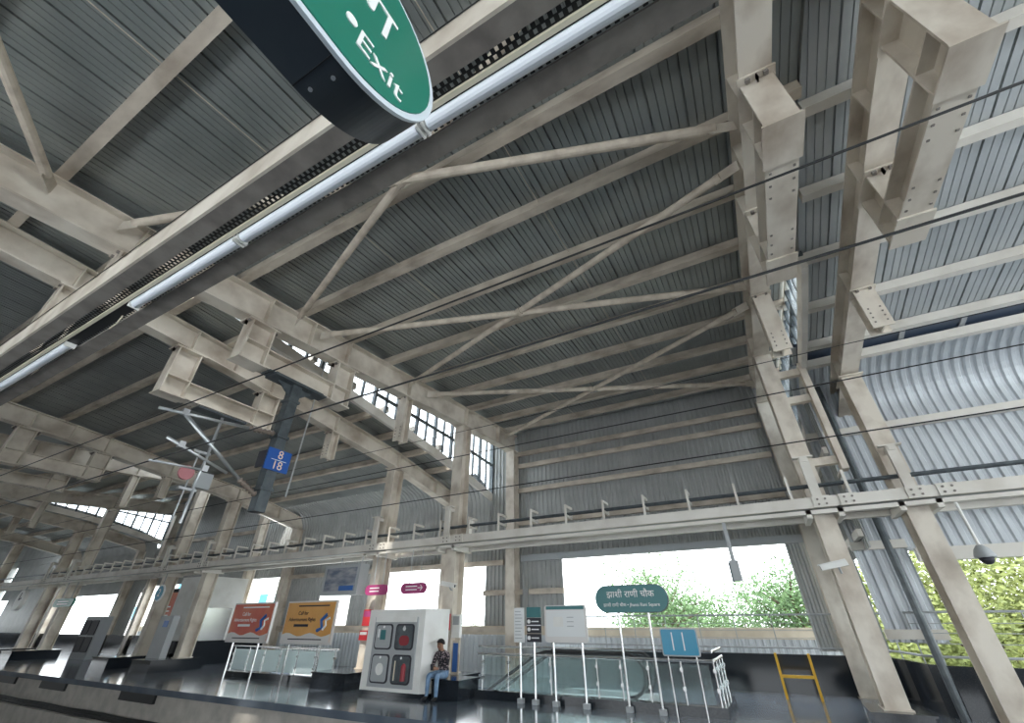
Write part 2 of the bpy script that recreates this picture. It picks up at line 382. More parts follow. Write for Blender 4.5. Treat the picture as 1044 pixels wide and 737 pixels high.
def low_bay(x0, x1, desc, ymax, pys, material, inset=0):
    r = thing('ceiling_low_roof', ((x0+x1)/2, 5, zroof_lo(5)), kind='structure')
    n = round((x1-inset-x0)/.5); w = (x1-inset-x0)/n
    path = [(y, zroof_lo(y)) for y in (YN, -3, 0, 1.5, 3, 4, 5, 6, 7, 8, 9, 10, 11.3, 12.0, 13.5, 14.6) if y <= ymax]
    me = sheet_mesh('roof_sheet', roof_profile(w), path, material)
    for k in range(n): inst(me, 'roof_sheet', r, (x0+k*w, 0, 0))
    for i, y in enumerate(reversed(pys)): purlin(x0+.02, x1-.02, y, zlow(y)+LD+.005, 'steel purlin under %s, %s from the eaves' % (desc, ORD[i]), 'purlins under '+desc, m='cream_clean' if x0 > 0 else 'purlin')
    return r
gap_mid = lambda a, b: (a+b)/2
X_C1, X_CR, X_C2, X_C3 = -9.7, gap_mid(R1, R2), gap_mid(L2, U2), gap_mid(U3, L3)
high_bay(X_C1, X_CR, 'the high roof by the name sign', '')
low_bay(L2-1.6, X_C1, 'the low roof behind the mast', 14.6, purl_y(-4.5, 14.5), M['roof'], .7)
low_bay(X_CR, R3+.3, 'the bright low roof', 11.3, [-4.5, -3, -1.4, .2, 1.8, 3.4, 5.0, 6.55, 8.1, 9.65, 11.15, 11.95], M['roof_lit'])
high_bay(U3-1.6, X_C2, 'the second high roof', '')
low_bay(L4-1, X_C3, 'the farthest low roof', 14.6, purl_y(-4.5, 14.5), M['roof'])
high_bay(-62.5, L4-1.6, 'the last high roof', '')
we_ = thing('wall_end', (-62.5, 5, 0), kind='structure')
MB().box(-62.6, -62.5, YN, 16, 2.8, 9.2).build('end_cladding', M['wall'], we_); MB().box(-62.6, -62.5, YN, 16, -.1, 1.0).build('end_dado', M['granite'], we_)
# bracing pipes under the high roof
def zbr(y): return zhigh(y)+.42
def brace(xa, ya, xb, yb, label, r=.075):
    o = thing('brace_pipe', (xa, ya, zbr(ya)), label, 'pipe', 'bracing pipes under the high roof')
    a = Vector((xa, ya, zbr(ya))); b = Vector((xb, yb, zbr(yb))); d = (b-a).normalized()
    MB().tube([a+d*.35, b-d*.35], r, 12).build('pipe', M['pipe'], o, smooth=False)
    for p, s in ((a, 1), (b, -1)):
        MB().bar(p+d*s*.06, p+d*s*.45, .014, .22, (0, 0, 1)).build('gusset_plate', M['cream'], o)
    m = a+(b-a)*.5
    MB().tube([m-d*.05, m+d*.05], r+.02, 12).build('collar', M['pipe'], o)
XA, XB = U1+.1, R1-.1
for a, b, r, lb in ((.98, 4.46, .075, 'long round brace pipe passing just under the light trunking'), (5.16, 8.7, .075, 'round brace pipe in the middle of the high roof'), (9.4, 14.6, .075, 'round brace pipe in the brace cross next to the rear wall'), (-3.3, .3, .075, 'round brace pipe over the near platform'),
                    (4.5, 1.0, .07, 'brace pipe rising behind the trunking from beside the drop frame'), (8.56, 5.16, .07, 'crossing brace pipe in the middle of the high roof'), (14.7, 9.45, .07, 'crossing brace pipe starting at the rear corner by the clerestory'), (.15, -5.4, .07, 'brace pipe above the Exit sign over the near platform')):
    brace(XA, a, XB, b, lb, r)
for nd in ((1.0, 4.5), (5.1, 8.6), (9.4, 14.6)):
    brace(U3+.1, nd[0], U2-.1, nd[1], 'hazy distant brace pipe under the second high roof')
# thin sag rods between purlins of the main high roof
for x in (-5.2, -1.9):
    for y in purl_y(-3, 14):
        MB().tube([(x, y, zhigh(y)+dhigh(y)+.1), (x, y+1.5, zhigh(y+1.5)+dhigh(y+1.5)+.1)], .007, 5).build('sag_rod', M['pipe'], label='thin steel sag rod between purlins of the high roof', cat='rod', group='sag rods under the high roof')
# ------------------------------------------------------------------ clerestory windows
def clerestory(x, name, label_end, y0=4.2, y1=15.9, far=1.05, drop=0):
    w = thing(name, (x, 10, 7.5), kind='structure')
    zbot = lambda y: zlow(y)+LD+.12-drop*(1 if y < 12 else .7)
    ztop = lambda y: zhigh(y)+dhigh(y)+.14
    n = round((y1-y0)/far); st = (y1-y0)/n
    MB().loft([[(x-.06, y, zbot(y)-.3), (x+.06, y, zbot(y)-.3), (x+.06, y, zbot(y)), (x-.06, y, zbot(y))] for y in [y0]+[q for q in (5, 7, 9, 11.5, 13.5) if q > y0]+[y1]]).build('window_sill', M['cream_clean'], w)
    MB().loft([[(x-.05, y, ztop(y)-.08), (x+.05, y, ztop(y)-.08), (x+.05, y, ztop(y)), (x-.05, y, ztop(y))] for y in (y0, y1)]).build('window_head', M['cream_clean'], w)
    for k in range(n+1):
        y = y0+k*st
        if ztop(y)-zbot(y) > .15: MB().box(x-.06, x+.06, y-.045, y+.045, zbot(y), ztop(y)-.08).build('mullion', M['darkgrey'], w)
    for k in range(n):
        a, b = y0+k*st, y0+(k+1)*st
        if ztop(b)-zbot(b) < .3: continue
        mid = lambda y: zbot(y)+(ztop(y)-zbot(y))*.5
        tall = ztop(b)-zbot(b) > 1.1
        if tall: MB().loft([[(x-.05, y, mid(y)-.04), (x+.05, y, mid(y)-.04), (x+.05, y, mid(y)+.04), (x-.05, y, mid(y)+.04)] for y in (a, b)]).build('transom', M['darkgrey'], w)
        MB().box(x-.04, x+.04, (a+b)/2-.03, (a+b)/2+.03, zbot((a+b)/2), ztop((a+b)/2)-.08).build('glazing_bar', M['darkgrey'], w)
        for lo, hi in (((zbot, mid), (mid, ztop)) if tall else ((zbot, ztop),)):
            MB().loft([[(x-.004, y, lo(y)), (x+.004, y, lo(y)), (x+.004, y, hi(y)-.03), (x-.004, y, hi(y)-.03)] for y in (a, b)]).build('pane', M['glass_win'], w)
clerestory(X_C1, 'window_1', '', drop=.26); clerestory(X_CR, 'window_2', '', 8.0); clerestory(X_C2, 'window_3', ''); clerestory(X_C3, 'window_4', '')
for i, (xc, y1) in enumerate(((X_C1, 4.2), (X_CR, 8.0), (X_C2, 4.2), (X_C3, 4.2))):
    lo_ = lambda y: min(zroof_lo(y), zroof_hi(y))-.02
    hi_ = lambda y: max(zroof_lo(y), zroof_hi(y))+.1
    MB().loft([[(xc-.01, y, lo_(y)-.05), (xc+.01, y, lo_(y)), (xc+.01, y, hi_(y)), (xc-.01, y, hi_(y))] for y in (YN, -3, 0, 2, 3, 4.2, 5, 6, 8) if y <= y1]).build('wall_closure', M['roof'], kind='structure')
# ------------------------------------------------------------------ rear walls
def wall_sheets(x0, x1, z0, z1, y, parent, material, ztop=None):
    n = max(1, round((x1-x0)/1.0)); w = (x1-x0)/n
    prof = trap_profile(w, w/round(w/.2) if w >= .2 else w)
    me = sheet_mesh('wall_sheet', prof, [(y, z0), (y, z1)], material, up=-1)
    for k in range(n): inst(me, 'wall_sheet', parent, (x0+k*w, 0, 0))
wr = thing('wall_rear', (-4, YW, 0), kind='structure')
wall_sheets(-8.1, 1.5, 3.78, 9.2, YW, wr, M['wall'])
wall_sheets(1.5, 2.3, .9, 9.2, YW, wr, M['wall']); wall_sheets(-25.9, -22.4, 3.65, 9.0, YW, wr, M['wall']); wall_sheets(-9.9, -8.1, 7.2, 9.0, YW, wr, M['wall'])            # above the wide opening
wall_sheets(-8.1, -6.55, 1.45, 3.78, YW, wr, M['wall']); wall_sheets(-9.9, -8.1, 1.45, 7.2, YW, wr, M['wall'])
wall_sheets(.75, 1.3, .9, 3.78, YW, wr, M['wall'])
wall_sheets(-22.5, -9.9, 3.65, 6.1, YW, wr, M['wall']); wall_sheets(-22.4, -19.4, 1.45, 3.65, YW, wr, M['wall'])
wall_sheets(-17.3, -16.2, 1.45, 3.65, YW, wr, M['wall'])
wall_sheets(-37, -25.8, 3.65, 9.2, YW, wr, M['wall']); wall_sheets(-62.5, -48, 6.0, 9.2, YW, wr, M['wall']); wall_sheets(-62, -36, 3.3, 6.1, YW, wr, M['wall'])
wall_sheets(-31, -26.7, 0, 3.65, YW, wr, M['wall']); wall_sheets(-40, -37, 0, 3.3, YW, wr, M['wall']); wall_sheets(-60, -50, 0, 3.3, YW, wr, M['wall'])
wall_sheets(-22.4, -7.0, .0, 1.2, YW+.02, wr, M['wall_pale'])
for x0, x1, z in ((-8.3, 1.2, 7.9), (-8.3, 1.2, 7.35), (-8.3, 1.2, 6.3), (-8.3, 1.2, 5.0), (-9.9, -8.2, 2.55), (-22.4, -8.2, 1.35), (-7.9, -6.5, 2.55), (-22.5, -9, 3.6), (-36, -25.8, 6.2)):
    MB().box(x0, x1, YW-.17, YW-.05, z-.09, z+.09).build('wall_girt', M['purlin'], wr)
MB().box(-8.2, 1.25, YW-.2, YW-.02, 3.58, 3.80).build('opening_header', M['grey'], wr)
MB().box(-22.4, -7.2, YW-.1, YW+.02, 1.2, 1.47).build('sill_band', M['beige'], wr)
# the near side of the station behind the camera, open like the far side apart from the added sheets
wn_ = thing('wall_near_side', (-20, YN, 0), kind='structure')
for a, b in ((-64, X_C1), (X_C1, X_CR), (X_CR, 15)): wall_sheets(a, b, 3.75, 8.9, YN, wn_, M['wall'])
MB().box(-64, 15, YN-.1, YN+.05, 0, .9).build('granite_cladding', M['granite'], wn_)
for a, b in ((-62, -52), (-48, -37), (-35, -26), (-23, -13)): wall_sheets(a, b, .9, 3.75, YN, wn_, M['wall'])  # unseen sheets added to cut the light reaching the left bays
# curved eaves sheeting of the low roofs
def eaves(x0, x1, ys, zs, yw, zend, parent, material, r=1.1):
    path = [(ys, zs)]
    n = 8; cy, cz = yw-r, zs-.12-r
    for i in range(n+1):
        a = math.radians(80-80*i/n); path.append((cy+r*math.cos(a), cz+r*math.sin(a)))
    path.append((yw, zend))
    k = round((x1-x0)/1.0); w = (x1-x0)/k
    me = sheet_mesh('eaves_sheet', trap_profile(w, w/5, .05, .07, .03), path, material)
    for i in range(k): inst(me, 'eaves_sheet', parent, (x0+i*w, 0, 0))
YR = 13.45
wre = thing('wall_right_eaves', (8, YR, 3), kind='structure')
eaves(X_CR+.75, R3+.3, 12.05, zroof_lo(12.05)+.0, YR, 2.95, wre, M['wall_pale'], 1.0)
k_ = 10; w_ = (R3+.3-X_CR+.1)/k_
for i in range(k_):
    MB().loft([[(X_CR-.1+i*w_, y, zroof_lo(y)+.07), (X_CR-.1+(i+1)*w_-.03, y, zroof_lo(y)+.07), (X_CR-.1+(i+1)*w_-.03, y, zroof_lo(y)+.08), (X_CR-.1+i*w_, y, zroof_lo(y)+.08)] for y in (11.2, 12.6)]).build('smoked_panel', M['skylite'], wre)
    MB().loft([[(X_CR-.1+i*w_-.05, y, zroof_lo(y)+.03), (X_CR-.1+i*w_+.05, y, zroof_lo(y)+.03), (X_CR-.1+i*w_+.05, y, zroof_lo(y)+.068), (X_CR-.1+i*w_-.05, y, zroof_lo(y)+.068)] for y in (11.31, 12.0)]).build('strip_bar', M['grey'], wre)
MB().box(X_CR+.75, R3+.3, YR-.2, YR-.05, 5.75, 5.95).build('wall_girt', M['cream_clean'], wre)
MB().box(X_CR+.85, R3+.3, YR-.22, YR-.02, 2.72, 2.98).build('wall_girt', M['cream_clean'], wre)
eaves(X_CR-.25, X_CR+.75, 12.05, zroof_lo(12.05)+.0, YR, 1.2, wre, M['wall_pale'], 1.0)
for z in (1.35, 3.1, 5.85): MB().box(X_CR-.3, X_CR+.75, YR-.2, YR-.05, z-.09, z+.09).build('wall_girt', M['cream_clean'], wre)
weL = thing('wall_left_eaves', (-16, 15.7, 4), kind='structure')
eaves(L2-.3, X_C1, 14.6, zroof_lo(14.6), YW-.1, 4.4, weL, M['wall'], 1.0)
weF = thing('wall_far_eaves', (-45, 15.7, 4), kind='structure')
eaves(L4-1, X_C3, 14.6, zroof_lo(14.6), YW-.1, 4.4, weF, M['wall'], 1.0)
# side wall sheets under the clerestories (planes of constant x)
def side_wall(name, x, y0, y1, z0, z1, material):
    o = thing(name, (x, (y0+y1)/2, z0), kind='structure')
    n = max(1, round((y1-y0)/1.0)); w = (y1-y0)/n
    for k in range(n):
        mb = MB(); pr = trap_profile(w, w/5)
        mb.loft([[(x+dn, y0+k*w+dx, z) for dx, dn in pr] for z in (z0, z1)], cap=False, closed=False); mb.build('wall_sheet', material, o)
    for z in (z0+.3, (z0+z1)/2+.2): MB().box(x-.12, x-.02, y0, y1, z-.08, z+.08).build('wall_girt', M['cream_clean'], o)
side_wall('wall_side_right', X_CR-.05, 12.6, YW, 3.0, 7.1, M['wall'])
for z in (4.75, 6.35, 7.1):
    MB().box(R1+.21, X_CR-.125, 11.7, 11.85, z-.09, z+.09).build('side_rail', M['cream'], label='short cream bracket beam from the bullet camera column, %s one up' % {4.75: 'first', 6.35: 'second', 7.1: 'third'}[z], cat='beam', group='bracket beams beside the camera column')
MB().box(X_CR-.12, X_CR+.02, 11.6, 11.9, 4.5, 7.28).build('side_post', M['cream'], label='cream post under the end of the narrow clerestory', cat='post')
# ------------------------------------------------------------------ cable gantry over the far platform
GY0, GY1, GZ = 11.22, 12.22, 3.66
gan = thing('cable_gantry', (-8, 11.7, GZ), 'long cream steel cable gantry running along the far platform columns', 'gantry')
def chan_x(mb, x0, x1, y, z0, z1, d, t=.02):
    prof = [(0, z0), (d, z0), (d, z0+t), (t if d > 0 else -t, z0+t), (t if d > 0 else -t, z1-t), (d, z1-t), (d, z1), (0, z1)]
    mb.loft([[(x, y+a, b) for a, b in prof] for x in (x0, x1)])
GX0, GX1 = -62, 14
mb = MB(); chan_x(mb, GX0, GX1, GY0, GZ, GZ+.22, .09); mb.build('front_channel', M['cream_clean'], gan)
mb = MB(); chan_x(mb, GX0, GX1, GY1, GZ, GZ+.22, -.09); mb.build('rear_channel', M['cream_clean'], gan)
MB().box(GX0, GX1, GY0+.02, GY0+.16, GZ-.12, GZ-.04).build('lower_flange', M['cream_clean'], gan)
MB().box(GX0, GX1, GY1-.16, GY1-.02, GZ-.14, GZ-.02).build('lower_flange', M['cream_clean'], gan)
MB().box(GX0, GX1, GY0+.10, GY0+.42, GZ+.0, GZ+.015).build('tray', M['grey'], gan)
for x, *_ in FR:
    for s in (-.29, .29):
        MB().box(x+s-.05, x+s+.05, GY0+.02, GY1-.02, GZ-.20, GZ-.04).build('cross_arm', M['cream_clean'], gan)
    for k, dx in enumerate((0.02, .5)):
        sp = MB().box(x+dx-.16, x+dx+.16, GY0-.025, GY0-.002, GZ+.0, GZ+.23).build('splice_plate', M['cream_clean'], gan)
        bm_ = MB()
        for a in (-.07, .07):
            for b in (.06, .16): bm_.tube([(x+dx+a, GY0-.045, GZ+b), (x+dx+a, GY0-.025, GZ+b)], .022, 6)
        bm_.build('bolts', M['brown'], sp, kind='stuff')
    # upright with an arm back to the column
    up = MB(); px = x-.02
    up.box(px-.09, px+.09, GY0+.02, GY0+.12, GZ+.22, GZ+1.12); up.box(px-.06, px+.06, GY0+.0, YC0, GZ+1.0, GZ+1.1); up.box(px-.2, px+.2, GY0+.0, GY0+.14, GZ+1.1, GZ+1.13)
    up.build('upright', M['cream_clean'], gan)
bx = -5.53
xs = [bx+1.08*k for k in range(-30, 8)]
for x in xs:
    if min(abs(x-f[0]) for f in FR) < .16: continue
    b_ = MB(); b_.box(x-.025, x+.025, GY0+.03, GY0+.08, GZ+.22, GZ+.73)
    for z in (GZ+.70, GZ+.44): b_.bar((x, GY0+.05, z), (x, GY0+.52, z), .055, .055)
    b_.box(x-.025, x+.025, GY0+.47, GY0+.52, GZ+.44, GZ+.52); b_.build('bracket', M['cream_clean'], gan)
for z, y, r, lb in ((GZ+.515, GY0+.22, .032, 'thicker dark conduit lying on the gantry brackets'), (GZ+.505, GY0+.34, .022, 'thinner dark conduit lying on the gantry brackets')):
    MB().tube([(GX0, y, z), (GX1, y, z)], r, 8).build('conduit', M['darkgrey'], label=lb, cat='conduit', group='conduits on the gantry brackets')
# ------------------------------------------------------------------ near light trunking
TZ = 4.27
tr = thing('light_trunking', (-3, 1.0, TZ), 'brown and cream steel trunking with a perforated tray carrying the tube lamps', 'trunking')
TX0, TX1 = -14, 3.0
mb = MB(); mb.box(TX0, TX1, .70, .72, TZ, TZ+.26); mb.build('side_web', M['cream'], tr)
MB().box(TX0, TX1, .72, .84, TZ, TZ+.02).build('channel_flange', M['brown'], tr)  # downward face: its shade is in the brown, the lit web stays cream
mb = MB(); mb.box(TX0, TX1, 1.07, 1.215, TZ, TZ+.02); mb.box(TX0, TX1, 1.195, 1.215, TZ+.02, TZ+.16); mb.build('channel_flange', M['brown'], tr)
mb = MB(); z = TZ+.03; ny = 7; ya, yb = .84, 1.07; dy = (yb-ya)/ny; pitch = .05
for j in range(ny):
    y0 = ya+j*dy
    mb.quad((TX0, y0, z), (TX1, y0, z), (TX1, y0+.010, z), (TX0, y0+.010, z))
    nx = int((TX1-TX0)/pitch); off = pitch/2 if j % 2 else 0
    for i in range(nx):
        x = TX0+off+i*pitch
        mb.quad((x, y0+.010, z), (x+.028, y0+.010, z), (x+.028, y0+dy, z), (x, y0+dy, z))
mb.build('perforated_tray', M['black'], tr, kind='stuff')
MB().box(TX0, TX1, .915, .945, TZ-.0, TZ+.028).build('ivory_conduit', M['ivory'], tr)
MB().box(TX0, TX1, .95, 1.045, TZ+.012, TZ+.027).build('mounting_strip', M['black'], tr)
for x in (-11.6, -8.5, 1.45): MB().tube([(x, 1.205, TZ+.02), (x, 1.26, 6.12)], .02, 6).build('hanger_rod', M['cream'], tr)
def batten(x0, x1, lab):
    t = thing('tube_lamp', ((x0+x1)/2, 1.0, TZ-.04), lab, 'lamp', 'tube lamps on the trunking')
    mb = MB(); n = 8
    rings = [[(x, 1.0+.045*math.cos(a), TZ+.01-.05*abs(math.sin(a))) for a in [math.pi*k/n for k in range(n+1)]] for x in (x0+.02, x1-.02)]
    mb.loft(rings); mb.build('diffuser', M['tube'], t, smooth=False)
    for x in (x0, x1): MB().box(x-.008, x+.008, .952, 1.048, TZ-.042, TZ+.012).build('end_cap', M['white'], t)
for a, b, lab in ((-12.5, -9.4, 'white tube lamp at the far end of the trunking'), (-9.35, -6.22, 'white tube lamp before the empty fitting in the trunking'), (-4.8, -3.1, 'short white tube lamp right after the empty fitting'), (-3.06, -1.2, 'long white tube lamp passing the Exit sign'), (-1.16, 1.0, 'white tube lamp beyond the Exit sign')):
    batten(a, b, lab)
# loose end of the missing lamp
MB().tube([(-5.1, 1.03, TZ+.03), (-5.25, 1.05, TZ-.03), (-5.45, 1.06, TZ-.02)], .007, 6).build('lamp_lead', M['ivory'], label='pale loose lamp lead in the empty fitting', cat='cable')
# ------------------------------------------------------------------ Exit sign over the near platform
sx0, sx1, sy0, sy1, sz0, sz1 = -.765, -.60, -1.5, .525, 2.80, 3.44
ex = thing('exit_sign', (-.68, -.5, sz0), 'large hanging stadium shaped sign with green face reading Exit', 'sign')
MB().stadium(sy0, sy1, sz0, sz1, sx0, sx1-.012, 'y', 28).build('casing', M['sign_dark'], ex)
MB().stadium(sy0-.004, sy1+.004, sz0-.004, sz1+.004, sx1-.014, sx1-.002, 'y', 12).build('rim', M['sign_trim'], ex)
MB().stadium(sy0+.018, sy1-.018, sz0+.018, sz1-.018, sx1-.004, sx1+.002, 'y', 12).build('face', M['green'], ex)
MB().stadium(sy0+.018, sy1-.018, sz0+.018, sz1-.018, sx0-.006, sx0, 'y', 12).build('face', M['green'], ex)
lettering('Exit', .118, (sx1+.004, .31, 2.95), (0, 1, 0), (0, 0, 1), M['letter'], ex)
lettering('•', .15, (sx1+.004, .195, 2.975), (0, 1, 0), (0, 0, 1), M['letter'], ex)
lettering('माग', .23, (sx1+.004, .155, 3.17), (0, 1, 0), (0, 0, 1), M['letter'], ex)
for y in (.10, -1.0): MB().tube([(-.68, y, sz1), (-.68, y, zhigh(0)+dhigh(0))], .012, 6).build('hanger_rod', M['galv'], ex)
MB().box(sx0+.001, sx1-.015, .195, .198, sz0-.002, sz0+.001).build('seam', M['black'], ex)
for x, y in ((-.73, .225), (-.655, .235)): MB().tube([(x, y, sz0-.004), (x, y, sz0)], .006, 8).build('screw', M['galv'], ex)
# ------------------------------------------------------------------ catenary masts, cantilevers, wires
def mast(x, y, label, number):
    m = thing('catenary_mast', (x, y, 6.24), label, 'mast')
    MB().box(x-.2, x+.2, y-.62, y+.62, 6.18, 6.24).box(x-.16, x+.16, y-.75, y+.75, 6.205, 6.24).build('mounting_plate', M['darkgrey'], m)
    for s in (-1, 1):
        g_ = MB(); g_.loft([[(x-.012, y+s*.1, 5.92), (x+.012, y+s*.1, 5.92), (x+.012, y+s*.1, 6.18), (x-.012, y+s*.1, 6.18)], [(x-.012, y+s*.42, 6.16), (x+.012, y+s*.42, 6.16), (x+.012, y+s*.42, 6.18), (x-.012, y+s*.42, 6.18)]])
        g_.build('gusset', M['darkgrey'], m)
    MB().box(x-.11, x+.11, y-.11, y+.11, 3.42, 6.18).build('pole', M['darkgrey'], m)
    for z in (3.85, 4.95, 5.8): MB().box(x-.14, x+.14, y-.14, y+.14, z-.03, z+.03).build('clamp', M['darkgrey'], m)
    if number:
        pl = MB().box(x+.12, x+.15, y-.22, y+.30, 4.22, 4.66).build('number_plate', M['blue'], m)
        lettering('8', .24, (x+.153, y+.06, 4.55), (0, 1, 0), (0, 0, 1), M['orange_letter'], pl)
        lettering('18', .24, (x+.153, y+.04, 4.33), (0, 1, 0), (0, 0, 1), M['orange_letter'], pl)
        MB().box(x+.15, x+.154, y-.12, y+.22, 4.436, 4.446).build('divider', M['letter'], pl)
        MB().box(x-.14, x+.12, y-.24, y-.21, 4.26, 4.6).build('unlit_side_plate', M['ink'], m)  # black sheet standing for the unlit face of the plate box
    return m
mast(-8.4, 4.98, 'dark grey drop mast with a blue 8 over 18 plate', True)
sm = thing('signal_pole', (L1, 5.2, 6.24), 'slim grey hanging pole with a pink disc under the curved girder', 'pole')
MB().box(L1-.18, L1+.18, 4.5, 5.75, 6.20, 6.24).build('mounting_plate', M['darkgrey'], sm); MB().tube([(L1, 5.2, 6.2), (L1, 5.2, 3.55)], .04, 8).build('pole', M['galv'], sm); MB().tube([(L1, 5.0, 5.2), (L1, 5.0, 3.55)], .02, 6).build('pole', M['galv'], sm)
MB().tube([(L1+.04, 4.87, 4.64), (L1+.1, 4.87, 4.64)], .17, 14).build('disc', M['pinkdisc'], sm); MB().box(L1+.04, L1+.16, 5.12, 5.45, 4.35, 4.72).build('box', M['grey'], sm)
for z in (4.3, 5.2): MB().box(L1-.05, L1+.05, 4.85, 5.25, z-.03, z+.03).build('clamp', M['galv'], sm)
def cantilever(x, label, sgn=1, yo=5.0):
    Yf = lambda y: yo-sgn*(yo-y)
    c = thing('cantilever_arm', (x, Yf(4.3), 4.0), label, 'cantilever')
    T = lambda n, pts, r: MB().tube([(x, Yf(y), z) for y, z in pts], r, 10).build(n, M['galv'], c, smooth=True)
    T('top_tube', [(2.75, 4.73), (4.3, 4.93)], .028); T('bracket_tube', [(3.15, 4.78), (4.45, 3.93)], .034)
    T('registration_tube', [(3.05, 4.30), (4.2, 3.98)], .026); T('steady_arm', [(2.95, 3.87), (3.85, 3.93)], .02); T('strut', [(3.78, 4.82), (3.75, 3.3)], .014)
    for p, q in (((4.3, 4.93), (4.85, 5.0)), ((4.45, 3.93), (4.86, 3.72))):
        a = Vector((x, Yf(p[0]), p[1])); b = Vector((x, Yf(q[0]), q[1])); d = (b-a)
        pts = []; rr = []
        for k in range(13): pts.append(a+d*k/12); rr.append(.065 if k % 2 else .03)
        MB().tube(pts, rr, 10).build('insulator', M['insul'], c, smooth=True)
    for y, z in ((3.15, 4.8), (3.3, 4.24), (3.8, 3.95)): MB().box(x-.04, x+.04, Yf(y)-.05, Yf(y)+.05, z-.05, z+.06).build('clamp', M['galv'], c)
cantilever(-8.4, 'silver tube cantilever with insulators on the blue plate mast')
def wire(y, z, r, label, sag=0):
    pts = [(x, y, z-sag*math.sin(math.pi*((x+60)/30 % 1))) for x in range(-60, 17, 4)]
    MB().tube(pts, r, 5).build('overhead_wire', M['black'], label=label, cat='wire', group='overhead wires')
wire(2.95, 4.78, .012, 'thick black messenger wire held by the silver cantilever'); wire(3.0, 3.88, .012, 'black contact wire at the end of the steady arm')
wire(7.0, 4.60, .010, 'thin messenger wire of the far track'); wire(7.0, 3.80, .010, 'thin contact wire of the far track'); wire(8.6, 5.98, .008, 'thin feeder wire under the stub hangers')
wire(.72, 4.66, .004, 'thin dark wire along the light trunking')
MB().tube([(-9.2, 6.1, zhigh(6.1)+dhigh(6.1)), (-9.17, 6.0, 4.03)], .018, 8).build('steel_rod', M['galv'], label='thin pale rod hanging beside the blue plate mast', cat='rod')
# ------------------------------------------------------------------ far platform furniture
# black granite wall with railing
bw = thing('wall_granite', (0, 15.5, 0), kind='structure')
pl_pts = [(-7.0, 15.55), (1.75, 15.55), (2.05, 15.35), (2.3, 14.6), (2.45, 13.35), (2.7, 13.05), (3.2, 12.95), (14, 12.95)]
mb = MB(); rings = []
for i, (x, y) in enumerate(pl_pts):
    a = Vector(pl_pts[max(i-1, 0)]); b = Vector(pl_pts[min(i+1, len(pl_pts)-1)]); t = (b-a).normalized(); n = Vector((-t.y, t.x))*.15
    rings.append([(x, y, 0), (x+n.x, y+n.y, 0), (x+n.x, y+n.y, .84), (x, y, .84)])
mb.loft(rings); mb.build('granite_cladding', M['granite'], bw)
MB().box(-60, -22, 15.55, 15.7, 0, .95).build('granite_cladding', M['granite'], bw)
rl = thing('wall_railing', (4, 13.1, .84), 'grey steel railing on top of the black granite wall', 'railing')
off = lambda x, y: (x, y+.07)
for z, r in ((1.75, .025), (1.55, .008), (1.38, .008), (1.2, .008), (.98, .025)):
    MB().tube([(*off(x, y), z) for x, y in pl_pts], r, 6).build('rail', M['grey'], rl)
seg = []
for (xa, ya), (xb, yb) in zip(pl_pts, pl_pts[1:]):
    L = math.hypot(xb-xa, yb-ya); n = max(1, round(L/.95))
    for k in range(n): seg.append((xa+(xb-xa)*k/n, ya+(yb-ya)*k/n))
for x, y in seg: MB().tube([(*off(x, y), .84), (*off(x, y), 1.75)], .014, 6).build('post', M['grey'], rl)
# outside parapet seen through the opening
par = thing('wall_parapet', (-5, 17.6, 0), kind='structure')
wall_sheets(-40, 2, -1.0, 1.12, 17.5, par, M['wall_pale']); MB().box(-40, 2, 17.42, 17.62, 1.12, 1.42).build('parapet_band', M['beige'], par)
MB().box(-40, 2, 16.0, 17.5, -.3, -.2).build('parapet_slab', M['concrete'], par)
# yellow H barrier
yb = thing('yellow_barrier', (0, 14.4, 0), 'yellow steel H shaped barrier in front of the black granite wall', 'barrier')
for x in (-.30, .42): MB().box(x-.028, x+.028, 14.37, 14.43, 0, .92).build('upright', M['yellow'], yb)
MB().box(-.27, .39, 14.38, 14.42, .42, .48).build('crossbar', M['yellow'], yb)
# handrail enclosure round the escalator
hr = thing('escalator_railing', (-4.5, 11.15, 0), 'stainless steel and glass railing around the escalator well', 'railing')
MB().box(-7.1, -1.30, 11.06, 11.26, 0, .17).build('granite_kerb', M['granite'], hr)
MB().box(-1.50, -1.30, 11.26, 12.9, 0, .17).build('granite_kerb', M['granite'], hr)
for z, r in ((1.06, .024), (.90, .03)):
    MB().tube([(-7.1, 11.16, z), (-1.40, 11.16, z)], r, 8).build('handrail', M['steel'], hr)
    MB().tube([(-1.40, 11.16, z), (-1.40, 12.85, z)], r, 8).build('handrail', M['steel'], hr)
for x in (-6.95, -6.2, -5.05, -3.9, -3.35, -2.75, -2.05, -1.40):
    p = MB().tube([(x, 11.16, .17), (x, 11.16, .90)], .018, 8).build('post', M['steel'], hr)
    for z in (.42, .74): MB().box(x-.03, x+.03, 11.12, 11.2, z-.03, z+.03).build('glass_clamp', M['steel'], p)
for y in (11.7, 12.25, 12.8):
    p = MB().tube([(-1.40, y, .17), (-1.40, y, .90)], .018, 8).build('post', M['steel'], hr)
    for z in (.42, .74): MB().box(-1.44, -1.36, y-.03, y+.03, z-.03, z+.03).build('glass_clamp', M['steel'], p)
ps = (-6.95, -6.2, -5.05, -3.9, -2.75, -1.45)
for a, b in zip(ps, ps[1:]): MB().box(a+.05, b-.05, 11.155, 11.167, .2, .84).build('pane', M['glass'], hr)
MB().box(-1.405, -1.395, 11.25, 12.8, .2, .84).build('pane', M['glass'], hr)
